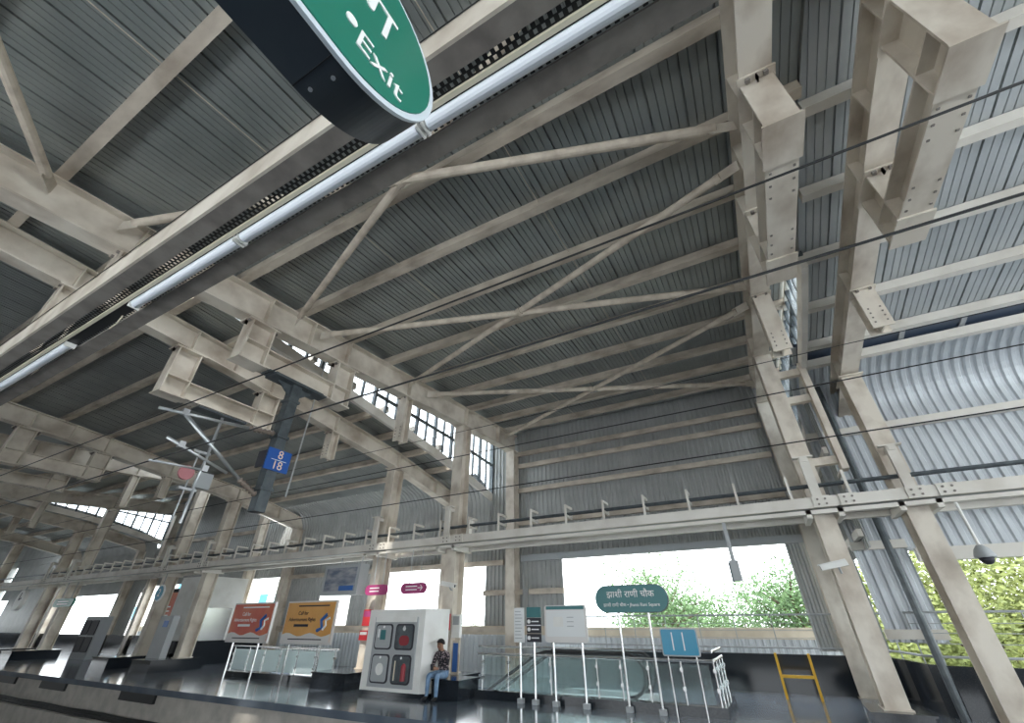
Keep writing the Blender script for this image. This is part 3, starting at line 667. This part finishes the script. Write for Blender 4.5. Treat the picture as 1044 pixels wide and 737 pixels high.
# escalator
es = thing('escalator', (-4.2, 12.2, 0), 'escalator with glass sides and black handrails going down', 'escalator')
def hand(y): 
    pts = [(-9.4, y, -1.2), (-5.75, y, .86), (-5.4, y, .95), (-3.35, y, .95)]
    for k in range(1, 9):
        a = math.radians(90-180*k/8); pts.append((-3.35+.40*math.cos(a), y, .55+.40*math.sin(a)))
    return pts
for y in (11.68, 12.7):
    MB().tube(hand(y), .04, 8).build('handrail', M['rubber'], es)
    MB().loft([[(x, y-.006, zb), (x, y+.006, zb), (x, y+.006, zt), (x, y-.006, zt)] for x, zb, zt in ((-9.4, -2.1, -1.25), (-5.6, .05, .86), (-5.2, .12, .92), (-3.35, .12, .92), (-3.05, .2, .82), (-2.97, .35, .7))]).build('balustrade', M['glass'], es)
    MB().loft([[(x, y-.09, zb-.4), (x, y+.09, zb-.4), (x, y+.09, zb), (x, y-.09, zb)] for x, zb in ((-9.4, -2.05), (-5.6, .08), (-5.2, .14), (-2.95, .14))]).build('skirt', M['steel'], es)
stp = bpy.data.meshes.new('x'); bpy.data.meshes.remove(stp)
sme = MB().box(-.2, .2, 11.78, 12.6, -.2, 0).mesh('step', M['grey'])
for k in range(11): inst(sme, 'step', es, (-5.4-.4*k, 0, -.0-.21*k))
MB().box(-5.2, -2.92, 11.75, 12.63, -.14, .01).build('landing_plate', M['steel'], es)
# notice boards on posts
def post_pair(par, xs, z1, y=10.92, r=.026):
    for x in xs:
        MB().tube([(x, y, 0), (x, y, z1)], r, 10).build('post', M['steel'], par)
        MB().box(x-.065, x+.065, y-.065, y+.065, 0, .09).build('base_shoe', M['grey'], par)
nb = thing('notice_board', (-5.73, 10.92, 0), 'narrow grey printed notice board on one post', 'notice board')
post_pair(nb, (-5.73,), 1.17); MB().box(-5.89, -5.62, 10.89, 10.93, 1.17, 1.90).build('panel', M['paper'], nb)
for k in range(9): MB().box(-5.86, -5.66 - .02*(k % 3), 10.885, 10.889, 1.25+.07*k, 1.265+.07*k).build('print_line', M['grey'], nb)
db = thing('direction_board', (-5.35, 10.92, 0), 'dark green direction board with round pictograms on one post', 'sign')
post_pair(db, (-5.35,), 1.19)
for k, (z0, z1) in enumerate(((1.18, 1.35), (1.36, 1.52), (1.53, 1.68), (1.69, 1.91))):
    pn = MB().box(-5.53, -5.15, 10.89, 10.93, z0, z1).build('panel', M['ink'] if k < 3 else M['teal'], db)
    if k < 3:
        MB().tube([(-5.47, 10.884, (z0+z1)/2), (-5.47, 10.889, (z0+z1)/2)], .045, 12).build('pictogram', M['letter'], pn)
        MB().box(-5.40, -5.2, 10.885, 10.889, (z0+z1)/2-.012, (z0+z1)/2+.012).build('print_line', M['letter'], pn)
MB().box(-5.53, -5.15, 10.885, 10.889, 1.515, 1.535).build('print_line', M['letter'], db)
mbd = thing('map_board', (-4.5, 10.92, 0), 'wide pale system map board with a teal head strip on two posts', 'map board')
post_pair(mbd, (-4.84, -4.12), 1.2)
MB().stadium(-5.04, -3.96, 1.18, 1.94, 10.89, 10.93, 'x', 4, rad=.06).build('frame', M['poster_foot'], mbd)
MB().box(-4.99, -4.01, 10.884, 10.889, 1.85, 1.92).build('head_strip', M['teal'], mbd)
MB().stadium(-4.99, -4.01, 1.30, 1.83, 10.882, 10.889, 'x', 3, rad=.03).build('map_sheet', M['paper'], mbd)
MB().box(-4.99, -4.01, 10.883, 10.889, 1.22, 1.27).build('foot_strip', M['poster_foot'], mbd)
MB().box(-4.80, -4.55, 10.879, 10.882, 1.5, 1.7).build('print_patch', M['white'], mbd)
for k in range(3): MB().box(-4.45, -4.28, 10.879, 10.882, 1.5+.09*k, 1.515+.09*k).build('print_line', M['grey'], mbd)
ns = thing('station_name_sign', (-2.87, 10.98, 0), 'teal stadium shaped station name sign on two steel posts', 'sign')
post_pair(ns, (-3.2, -2.52), 1.80, 10.98)
MB().stadium(-3.70, -2.04, 1.78, 2.31, 10.93, 11.03, 'x', 10).build('panel', M['teal'], ns)
MB().stadium(-3.715, -2.025, 1.765, 2.325, 10.95, 11.01, 'x', 10).build('edge', M['sign_dark'], ns)
lettering('झाशी राणी चौक', .19, (-2.87, 10.927, 2.13), (1, 0, 0), (0, 0, 1), M['letter'], ns)
lettering('झाशी राणी चौक • Jhansi Rani Square', .092, (-2.87, 10.927, 1.92), (1, 0, 0), (0, 0, 1), M['letter'], ns)
bp = thing('information_panel', (-1.97, 11.0, 0), 'small blue information panel leaning on the railing', 'sign')
MB().stadium(-2.345, -1.585, .975, 1.475, 10.98, 11.02, 'x', 3, rad=.04).build('frame', M['grey'], bp)
MB().stadium(-2.32, -1.61, 1.0, 1.45, 10.972, 10.98, 'x', 3, rad=.03).build('panel', M['bluepanel'], bp)
for x in (-2.10, -1.88): MB().box(x-.012, x+.012, 10.968, 10.972, 1.08, 1.4).build('print_column', M['paper'], bp)
for x in (-2.25, -1.68): MB().tube([(x, 11.0, 0), (x, 11.0, .97)], .018, 8).build('post', M['steel'], bp)
# fire hose cabinet
fc = thing('fire_cabinet', (-9.2, 10.6, 0), 'white fire hose cabinet with four dark framed glass doors', 'cabinet')
cb = MB(); ring = lambda z: [(-10.20, 10.24, z), (-8.22, 10.24, z), (-7.98, 10.62, z), (-7.98, 11.0, z), (-10.20, 11.0, z)]
cb.loft([ring(.10), ring(1.90)]); cb.build('body', M['white'], fc)
MB().box(-10.15, -8.02, 10.30, 11.0, 0, .1).build('plinth', M['granite'], fc)
MB().box(-9.93, -8.42, 10.20, 10.24, .18, 1.72).build('door_frame', M['grey'], fc)
MB().box(-9.90, -8.45, 10.185, 10.20, 1.60, 1.72).build('header_strip', M['white'], fc)
for i, (x0, x1) in enumerate(((-9.84, -9.24), (-9.12, -8.50))):
    for j, (z0, z1) in enumerate(((.26, .88), (.98, 1.56))):
        d = MB().stadium(x0, x1, z0, z1, 10.175, 10.20, 'x', 4, rad=.09).build('door', M['ink'], fc)
        MB().stadium(x0+.035, x1-.035, z0+.035, z1-.035, 10.165, 10.176, 'x', 4, rad=.07).build('window', M['grey'] if (i, j) in ((0, 0), (0, 1)) else M['darkgrey'], d)
        if (i, j) == (0, 0):
            MB().tube([(x0+.32, 10.15, .56), (x0+.32, 10.166, .56)], .13, 16).tube([(x0+.32, 10.135, .56), (x0+.32, 10.15, .56)], .05, 10).build('hose_reel', M['white'], d)
        if (i, j) == (1, 0):
            MB().tube([(x0+.42, 10.158, .34), (x0+.42, 10.158, .64), (x0+.42, 10.158, .70)], [.07, .07, .03], 10).build('extinguisher', M['red_dark'], d)
            MB().box(x0+.10, x0+.13, 10.155, 10.166, .34, .75).build('hose', M['ivory'], d)
        if (i, j) == (0, 1):
            MB().box(x0+.2, x0+.38, 10.158, 10.166, 1.2, 1.42).build('notice', M['teal'], d)
            MB().box(x0+.10, x0+.17, 10.158, 10.166, 1.25, 1.44).build('notice', M['paper'], d)
        if (i, j) == (1, 1):
            MB().stadium(x0+.16, x0+.50, 1.08, 1.30, 10.158, 10.166, 'x', 4).build('hose_roll', M['red_dark'], d)
            MB().tube([(x0+.3, 10.158, 1.45), (x0+.3, 10.166, 1.45)], .05, 12).build('notice', M['letter'], d)
        MB().tube([(x0+.3, 10.158, z1-.07), (x0+.3, 10.165, z1-.07)], .03, 10).build('lock', M['letter'], d)
# bench where the person sits
MB().box(-7.96, -7.17, 10.42, 11.3, 0, .36).box(-7.96, -7.13, 10.38, 11.34, .36, .40).build('granite_bench', M['granite'], label='black granite bench carrying the seated person', cat='bench')
# signs and boxes on the columns
def plate(name, label, cat, x0, x1, y, z0, z1, m, th=.03, frame=None):
    t = thing(name, ((x0+x1)/2, y, z0), label, cat)
    MB().box(x0, x1, y-th, y, z0, z1).build('plate', M[m], t)
    MB().box(x0+.03, x1-.03, y-th-.004, y-th, z0+(z1-z0)*.55, z1-.04).build('print_patch', M[frame or 'letter'], t)
    return t
plate('fire_notice', 'red fire notice on the column beside the seated person', 'notice', -8.72, -8.34, YC0-.002, 1.40, 1.80, 'red', frame='pink')
plate('fire_notice', 'red fire notice on the column left of the hose cabinet', 'notice', -11.80, -11.42, YC0-.002, 1.50, 1.95, 'red', frame='pink')
plate('alarm_box', 'small red alarm box under the notice beside the hose cabinet', 'box', -11.78, -11.44, YC0-.002, 1.12, 1.38, 'red', .09)
plate('control_box', 'grey control box under the red notice by the seated person', 'box', -8.70, -8.40, YC0-.002, .98, 1.30, 'grey', .08, 'ink')
plate('switch_box', 'white switch box on the column edge behind the seated person', 'box', -8.27, -8.0, YC0+.1, 1.22, 1.78, 'white', .12, 'grey')
bt = thing('blue_banner', (-8.2, 11.6, .4), 'narrow blue standing panel behind the seated person', 'panel')
MB().box(-8.22, -7.98, 11.55, 11.6, .4, 1.16).build('frame', M['purlin'], bt); MB().box(-8.18, -8.02, 11.54, 11.55, .45, 1.1).build('panel', M['poster_blue'], bt)
# CCTV cameras
def bullet(x, y, z, d, label):
    c = thing('bullet_camera', (x, y, z), label, 'camera')
    MB().bar((x-.26*d, y-.03, z-.03), (x+.22*d, y-.03, z+.05), .11, .10).build('body', M['white'], c)
    MB().bar((x-.30*d, y-.03, z+.025), (x+.20*d, y-.03, z+.11), .13, .02).build('sun_shield', M['white'], c)
    MB().tube([(x+.05, y-.03, z-.02), (x+.07, y+.05, z-.12), (x+.08, y+.10, z-.12)], .02, 8).build('bracket', M['grey'], c)
    MB().tube([(x-.265*d, y-.03, z-.031), (x-.258*d, y-.03, z-.03)], .04, 12).build('lens', M['ink'], c)
bullet(1.30, YC0-.12, 2.55, 1, 'white bullet camera on the column beside the yellow barrier')
bullet(-8.42, YC0-.12, 2.53, -1, 'white bullet camera on the column above the seated person')
dc = thing('dome_camera', (3.58, 11.33, 2.45), 'grey dome camera hanging on a white rod from the gantry', 'camera')
MB().tube([(3.58, 11.33, 2.76), (3.58, 11.33, GZ-.125)], .025, 10).build('rod', M['white'], dc)
MB().tube([(3.58, 11.33, z) for z in (2.56, 2.60, 2.70, 2.77)], [.15, .15, .11, .05], 16).build('housing', M['grey'], dc, smooth=True)
MB().tube([(3.58, 11.33, z) for z in (2.45, 2.47, 2.51, 2.56)], [.03, .07, .10, .11], 16).build('dome', M['ink'], dc, smooth=True)
hs = thing('hanging_speaker', (-.55, 11.3, 2.34), 'grey pendant speaker box on a pole hanging from the gantry', 'speaker')
MB().box(-.59, -.51, 11.27, 11.33, 2.6, GZ-.125).build('pole', M['grey'], hs); MB().box(-.64, -.46, 11.22, 11.38, 2.34, 2.74).build('box', M['grey'], hs); MB().box(-.66, -.63, 11.2, 11.4, 2.32, 2.7).build('side_plate', M['darkgrey'], hs)
# hanging magenta signs
for x0, x1, lb in ((-11.52, -10.60, 'magenta hanging direction sign with two lines of print'), (-10.02, -9.06, 'magenta hanging sign with a white arrow')):
    t = thing('hanging_sign', ((x0+x1)/2, 11.2, 2.33), lb, 'sign', 'magenta hanging signs')
    MB().stadium(x0, x1, 2.33, 2.62, 11.16, 11.24, 'x', 6).build('panel', M['pink'], t)
    for k in range(2): MB().box(x0+.2, x1-.32, 11.155, 11.159, 2.42+.09*k, 2.45+.09*k).build('print_line', M['letter'], t)
    if 'arrow' in lb: lettering('→', .26, (x1-.2, 11.156, 2.475), (1, 0, 0), (0, 0, 1), M['letter'], t, 'arrow')
    for x in (x0+.3, x1-.25): MB().tube([(x, 11.2, 2.62), (x, 11.2, GZ-.1)], .012, 6).build('rod', M['grey'], t)
# display box hanging over the orange poster
tv = thing('display_box', (-12.6, 11.1, 2.36), 'grey hanging display box with a pale reflecting screen', 'display')
MB().box(-13.35, -11.68, 10.95, 11.34, 2.36, 3.26).build('housing', M['grey'], tv); MB().box(-13.22, -11.80, 10.93, 10.95, 2.47, 3.16).build('screen', M['screen'], tv)
for x in (-13.0, -12.0): MB().tube([(x, 11.3, 3.26), (x, 11.3, GZ-.125)], .02, 6).build('rod', M['grey'], tv)
MB().box(-12.5, -11.85, 10.925, 10.93, 2.48, 2.62).build('screen_banner', M['poster_blue'], tv)
# advertising posters on posts and the glass railing behind
def poster(x0, x1, mname, label):
    t = thing('advert_board', ((x0+x1)/2, 11.0, 0), label, 'advert board')
    MB().box(x0, x1, 10.95, 11.03, 1.0, 2.22).build('frame', M['poster_foot'], t)
    MB().box(x0+.05, x1-.05, 10.94, 10.95, 1.06, 2.17).build('print', M[mname], t)
    pts = [(x0+.05+(x1-x0-.1)*k/12, 1.06+.20+.05*math.sin(k*1.1)) for k in range(13)]
    MB().loft([[(x, 10.932, 1.06), (x, 10.94, 1.06), (x, 10.94, z), (x, 10.932, z)] for x, z in pts]).build('foot_wave', M['poster_foot'], t)
    MB().box(x0+.4, x1-.4, 10.928, 10.932, 1.12, 1.15).build('print_line', M['ink'], t)
    xl = x1-.45
    MB().tube([(xl-.22, 10.935, 1.38), (xl-.02, 10.935, 1.45), (xl-.10, 10.935, 1.66), (xl+.12, 10.935, 1.82)], .055, 8).build('logo', M['poster_blue'], t)
    MB().tube([(xl+.02, 10.935, 1.40), (xl+.14, 10.935, 1.52), (xl+.10, 10.935, 1.66), (xl+.28, 10.935, 1.72)], .035, 8).build('logo', M['letter'], t)
    cx = (x0+x1)/2-.3
    lm = M['ink'] if 'orange' in mname else M['letter']
    lettering('Call for', .16, (cx, 10.932, 1.86), (1, 0, 0), (0, 0, 1), lm, t)
    lettering('Advertisement Rights', .15, (cx, 10.932, 1.68), (1, 0, 0), (0, 0, 1), lm, t)
    MB().box(cx-.35, cx+.35, 10.93, 10.934, 1.48, 1.55).build('print_line', lm, t)
    MB().box(cx-.3, cx+1.2, 10.93, 10.934, 2.05, 2.09).build('print_line', lm, t)
    for x in (x0+.45, x1-.45): MB().tube([(x, 11.0, 0), (x, 11.0, 1.02)], .035, 8).build('post', M['steel'], t)
poster(-17.9, -15.55, 'poster_red', 'red advert board with a blue emblem standing on posts')
poster(-14.85, -12.45, 'poster_orange', 'orange advert board reading Call for Advertisement Rights')
gr = thing('stair_railing', (-14.8, 11.25, 0), 'glass and steel railing behind the two advert boards', 'railing')
MB().box(-17.8, -12.3, 11.15, 11.36, 0, .16).build('granite_kerb', M['granite'], gr)
MB().tube([(-17.8, 11.25, .88), (-12.3, 11.25, .88)], .03, 8).build('handrail', M['steel'], gr)
for k in range(7):
    x = -17.6+.86*k
    p = MB().tube([(x, 11.25, .16), (x, 11.25, .88)], .016, 8).build('post', M['steel'], gr)
    for z in (.35, .65): MB().box(x-.03, x+.03, 11.21, 11.29, z-.03, z+.03).build('glass_clamp', M['steel'], p)
    if k < 6: MB().box(x+.05, x+.81, 11.245, 11.255, .2, .8).build('pane', M['glass_milky'], gr)
MB().box(-17.3, -12.2, 13.55, 13.62, -1.5, .1).build('wall_stair_well', M['white'], kind='structure')
# far left furniture
ls = thing('lift_shaft', (-24, 13.4, 0), 'white lift shaft box behind the grey totem sign', 'lift')
MB().box(-25.6, -23.4, 12.6, 14.6, 0, 3.5).build('shaft', M['white'], ls); MB().box(-23.398, -23.38, 13.0, 14.2, 0, 2.2).build('door', M['steel'], ls); MB().box(-25.7, -23.3, 12.58, 14.7, 0, .9).build('dado', M['granite'], ls)
MB().tube([(-23.6, 12.55, 2.0), (-23.55, 12.5, 2.5), (-23.2, 12.5, 2.65)], .04, 6).build('conduit', M['ink'], ls)
to = thing('totem_sign', (-22.6, 11.3, 0), 'grey totem sign with a small blue pictogram', 'sign')
MB().box(-23.0, -22.0, 11.0, 11.25, 0, 1.85).build('body', M['grey'], to); MB().box(-22.6, -22.25, 10.99, 11.0, 1.45, 1.68).build('pictogram', M['poster_blue'], to)
c2 = thing('round_sign', (-24.5, 11.3, 2.5), 'round blue platform sign with a white number 2', 'sign')
MB().tube([(-24.5, 11.27, 2.75), (-24.5, 11.33, 2.75)], .34, 20).build('rim', M['letter'], c2); MB().tube([(-24.5, 11.262, 2.75), (-24.5, 11.27, 2.75)], .29, 20).build('face', M['bluepanel'], c2)
lettering('2', .42, (-24.5, 11.258, 2.75), (1, 0, 0), (0, 0, 1), M['letter'], c2); MB().tube([(-24.5, 11.3, 3.09), (-24.5, 11.3, GZ-.125)], .02, 6).build('rod', M['grey'], c2)
rp = thing('wall_poster', (-29, 13.9, 1), 'tall red wall poster behind the round 2 sign', 'poster')
MB().box(-30.0, -28.0, 13.9, 14.0, .95, 3.0).build('print', M['poster_red'], rp); MB().box(-30.0, -28.0, 13.89, 13.9, .95, 1.25).build('foot_wave', M['poster_foot'], rp); MB().box(-30.1, -27.9, 13.95, 14.2, 0, 3.2).build('backing', M['granite'], rp)
for k in range(3): MB().box(-29.4, -28.5, 13.89, 13.9, 1.9+.2*k, 1.96+.2*k).build('print_line', M['letter'], rp)
fc2 = thing('fire_cabinet', (-33, 11.6, 0), 'distant fire hose cabinet with four dark windows', 'cabinet')
MB().box(-33.6, -31.8, 12.4, 12.9, 0, 1.9).build('body', M['grey'], fc2)
for x in (-33.5, -32.65):
    for z in (.3, 1.05): MB().stadium(x, x+.75, z, z+.68, 12.36, 12.4, 'x', 3, rad=.08).build('door', M['ink'], fc2)
ck = thing('platform_clock', (-40.6, 11.3, 2.4), 'white round platform clock hanging from the gantry', 'clock')
MB().tube([(-40.6, 11.2, 2.8), (-40.6, 11.4, 2.8)], .55, 24).build('case', M['white'], ck); MB().bar((-40.6, 11.19, 2.8), (-40.6, 11.19, 3.2), .04, .02, (0, 1, 0)).bar((-40.6, 11.19, 2.8), (-40.3, 11.19, 2.9), .05, .02, (0, 1, 0)).build('hands', M['ink'], ck); MB().tube([(-40.6, 11.3, 3.3), (-40.6, 11.3, GZ-.125)], .03, 6).build('rod', M['grey'], ck)
gs = thing('hanging_sign', (-34.2, 11.3, 2.35), 'dark green hanging sign on the distant column row', 'sign')
MB().stadium(-35.4, -33.0, 2.35, 2.75, 11.25, 11.35, 'x', 6).build('panel', M['green'], gs)
for k in range(2): MB().box(-34.9, -33.6, 11.245, 11.25, 2.46+.12*k, 2.5+.12*k).build('print_line', M['letter'], gs)
for x in (-34.8, -33.6): MB().tube([(x, 11.3, 2.75), (x, 11.3, GZ-.125)], .02, 6).build('rod', M['grey'], gs)
# dark rainwater pipe and cable ladder between the two right columns
MB().tube([(2.55, 12.75, 0.0), (2.55, 12.75, 7.0)], .07, 10).build('rainwater_pipe', M['darkgrey'], label='dark rainwater pipe in front of the narrow wall strip', cat='pipe')
# ------------------------------------------------------------------ the seated person
def person():
    px, py = -7.78, 10.55
    pt = thing('person', (px, py-.2, 0), 'person in dark check shirt and jeans sitting on the bench, head bent over a phone', 'person')
    V = []; E_ = []; Rr = []
    def j(p, r, par=None):
        V.append((px+p[0], py+p[1], p[2])); Rr.append(r)
        if par is not None: E_.append((par, len(V)-1))
        return len(V)-1
    pel = j((0, .06, .515), (.15, .11)); sp = j((0, .05, .66), (.145, .10), pel); ch = j((0, .0, .82), (.17, .11), sp); up_ = j((0, -.05, .92), (.13, .085), ch); nk = j((0, -.09, 1.0), (.05, .05), up_)
    hd0 = j((0, -.12, 1.06), (.07, .075), nk); hd1 = j((0, -.14, 1.13), (.08, .09), hd0); j((0, -.125, 1.19), (.06, .07), hd1)
    j((0, -.215, 1.095), (.016, .016), hd0)
    for s in (-1, 1):
        hp = j((s*.09, .02, .48), (.095, .09), pel); kn = j((s*.13, -.36, .49), (.068, .068), hp); an = j((s*.14, -.36, .10), (.045, .045), kn); j((s*.15, -.40, .05), (.045, .04), an)
        j((s*.16, -.53, .035), (.04, .03), len(V)-1)
        sh = j((s*.18, -.02, .90), (.065, .065), up_); el = j((s*.22, -.10, .65), (.048, .048), sh); wr_ = j((s*.09, -.30, .62), (.032, .032), el); pm = j((s*.05, -.36, .63), (.032, .02), wr_)
        for k in range(4):
            f1 = j((s*.03-.0*k, -.395, .655-.022*k), (.009, .009), pm); j((s*.0+s*.006*k, -.40, .665-.022*k), (.0085, .0085), f1)
        t1 = j((s*.06, -.37, .67), (.010, .010), pm); j((s*.03, -.385, .69), (.009, .009), t1)
    me = bpy.data.meshes.new('body'); loc = world_loc(pt)
    me.from_pydata([Vector(v)-loc for v in V], E_, []); o = bpy.data.objects.new('body', me); COL.objects.link(o)
    sk = o.modifiers.new('s', 'SKIN'); me.skin_vertices[0].data[0].use_root = True
    for i, r in enumerate(Rr): me.skin_vertices[0].data[i].radius = r
    ss = o.modifiers.new('d', 'SUBSURF'); ss.levels = 2; ss.render_levels = 2
    dg = bpy.context.evaluated_depsgraph_get(); dg.update(); m2 = bpy.data.meshes.new_from_object(o.evaluated_get(dg)); m2.name = 'body'
    bpy.data.objects.remove(o)
    m2.materials.clear()
    for k in ('skin', 'shirt', 'jeans', 'shoe'): m2.materials.append(M[k])
    for p in m2.polygons:
        c = Vector(p.center)+loc; x, y, z = c.x-px, c.y-py, c.z; p.use_smooth = True
        if z < .09: k = 3
        elif z < .57 and (z < .56 or abs(x) < .3) and not (y < -.30 and z > .575): k = 2
        elif y < -.30 and z < .75: k = 0
        elif z > .985: k = 0
        else: k = 1
        p.material_index = k
    b = bpy.data.objects.new('body', m2); COL.objects.link(b); b.parent = pt
    hm = MB(); n, mm = 12, 7; c = Vector((px, py-.135, 1.135)); rings = []
    for i in range(mm):
        a = math.radians(-12+100*i/(mm-1)); rr = math.cos(a)
        rings.append([(c.x+1.0*.104*rr*math.cos(t), c.y+.012+.120*rr*math.sin(t)+ (.02 if math.sin(t) < -.3 and i == 0 else 0), c.z+.105*math.sin(a)+(.035 if (math.sin(t) < -.3 and i < 2) else 0)) for t in [2*math.pi*k/n for k in range(n)]])
    hm.loft(rings); hm.build('hair', M['hair'], pt, smooth=True)
    for s in (-1, 1): MB().tube([(px+s*.03, py-.213, 1.125), (px+s*.03, py-.22, 1.125)], .010, 6).build('eye', M['hair'], pt)
    MB().box(px-.025, px+.025, py-.212, py-.206, 1.05, 1.058).build('mouth', M['red'], pt)
    
    ph = MB().bar((px-.002, py-.415, .60), (px-.002, py-.43, .72), .07, .012, (0, -1, 0)).build('phone', M['ink'], label='dark phone in the hands of the seated person', cat='phone')
person()
# ------------------------------------------------------------------ outside: street, trees, houses
MB().box(-160, 120, 20, 240, -9, -8.8).build('ground', M['ground'], kind='structure')
def tree(x, y, zc, rx, rz, n, lm, label, seed, z0=-8.8, s=.17, share=.8):
    rnd = random.Random(seed); t = thing('tree', (x, y, z0), label, 'tree', 'trees outside the station')
    tb = MB(); top = zc-rz*.25
    tb.tube([(x, y, z0), (x+.15, y, (z0+top)/2), (x, y, top)], [.28, .2, .13], 7)
    tips = []
    for k in range(11):
        a = 2*math.pi*k/11+rnd.random(); e = rnd.uniform(.15, .9); L = rx*rnd.uniform(.6, .92)
        st = Vector((x, y, top-rnd.uniform(0, rz*.7)))
        en = Vector((x+L*math.cos(a)*math.cos(e*.9), y+L*math.sin(a)*math.cos(e*.9), zc+rz*rnd.uniform(-.5, .75)))
        md = (st+en)/2+Vector((rnd.uniform(-.3, .3), rnd.uniform(-.3, .3), rnd.uniform(.1, .5)))
        tb.tube([st, md, en], [.09, .06, .02], 5); tips += [en, md, (md+en)/2]
        for q in range(2):
            e2 = md+Vector((rnd.uniform(-1, 1), rnd.uniform(-1, 1), rnd.uniform(0, .9)))*rx*.35; tb.tube([md, e2], [.04, .012], 4); tips.append(e2)
    tb.build('trunk', M['bark'], t)
    lf = MB()
    for k in range(n):
        if rnd.random() < share:
            c = rnd.choice(tips); p = c+Vector((rnd.gauss(0, .42), rnd.gauss(0, .42), rnd.gauss(0, .28)))*(rx/2.6)
        else:
            u = Vector((rnd.gauss(0, 1), rnd.gauss(0, 1), rnd.gauss(0, 1))).normalized()*rnd.random()**.4
            p = Vector((x+u.x*rx, y+u.y*rx, zc+u.z*rz))
        a = Vector((rnd.gauss(0, 1), rnd.gauss(0, 1), rnd.gauss(0, .6))).normalized(); b = a.orthogonal().normalized(); b = (b+a.cross(b)*rnd.uniform(-1, 1)).normalized()
        l = s*rnd.uniform(.6, 1.3); w = l*.45
        lf.quad(p-a*l/2, p+b*w/2, p+a*l/2, p-b*w/2)
    lf.build('foliage', M[lm], t, kind='stuff')
tree(-5.2, 26, 2.2, 3.6, 2.7, 11000, 'leaf_c', 'leafy green tree right behind the station name sign', 1)
tree(.9, 25.0, 1.6, 3.1, 2.6, 11000, 'leaf_c', 'leafy green tree with forked dark branches above the yellow barrier', 2)
tree(-2.3, 29, 1.2, 3.4, 2.4, 9000, 'leaf_a', 'green tree growing between the two trees in the wide opening', 3)
tree(-7.6, 31, .6, 2.6, 1.8, 2600, 'leaf_a', 'small green tree partly hidden by the station name sign', 4)
tree(6.8, 21, 1.3, 4.0, 4.4, 26000, 'leaf_b', 'dense sunlit yellow green tree behind the dome camera', 5, s=.21, share=.45)
tree(10.5, 19.5, 1.2, 3.6, 4.4, 18000, 'leaf_b', 'sunlit yellow green tree at the outer end of the bright low roof', 6, s=.21, share=.45)
tree(3.9, 19.5, -.2, 2.2, 2.6, 9000, 'leaf_b', 'lower yellow green tree between the two right hand columns', 7, s=.19, share=.5)
tree(9.5, 26, 1.6, 5.2, 5.0, 16000, 'leaf_b', 'tall sunlit tree rising behind the yellow green trees', 11, s=.26, share=.4)
tree(3.6, 25, .2, 3.2, 3.4, 9000, 'leaf_b', 'sunlit tree rising behind the lower yellow green tree', 12, s=.22, share=.4)
tree(-17, 40, .8, 4, 2.4, 2200, 'leaf_a', 'distant green tree seen past the hose cabinet', 8)
tree(-27, 44, .6, 4, 2.2, 2200, 'leaf_a', 'distant green tree seen between the advert boards', 9)
def house(x0, x1, y0, y1, z1, label, nx, nz):
    h = thing('house', ((x0+x1)/2, y0, -8.8), label, 'building', 'buildings outside the station')
    MB().box(x0, x1, y0, y1, -8.8, z1).build('wall', M['bldg'], h); MB().box(x0-.3, x1+.3, y0-.3, y1+.3, z1, z1+.3).build('roof_slab', M['bldg'], h)
    w = (x1-x0)/nx; hh = 3.0
    for i in range(nx):
        for k in range(nz):
            zc = z1-1.9-k*hh; xc = x0+(i+.5)*w
            f = MB().box(xc-w*.3, xc+w*.3, y0-.06, y0, zc-.8, zc+.8).build('window', M['white'], h)
            MB().box(xc-w*.26, xc+w*.26, y0-.09, y0-.06, zc-.72, zc+.72).build('pane', M['bluepanel'], f)
house(-75, -58, 30, 40, 7.5, 'white building with blue windows beyond the far end of the platform', 4, 4)
house(-52, -44, 34, 44, 5.5, 'white building with blue windows seen past the green hanging sign', 3, 4)
house(-11, -8.6, 55, 60, 2.6, 'small pale building far behind the map board', 2, 2)
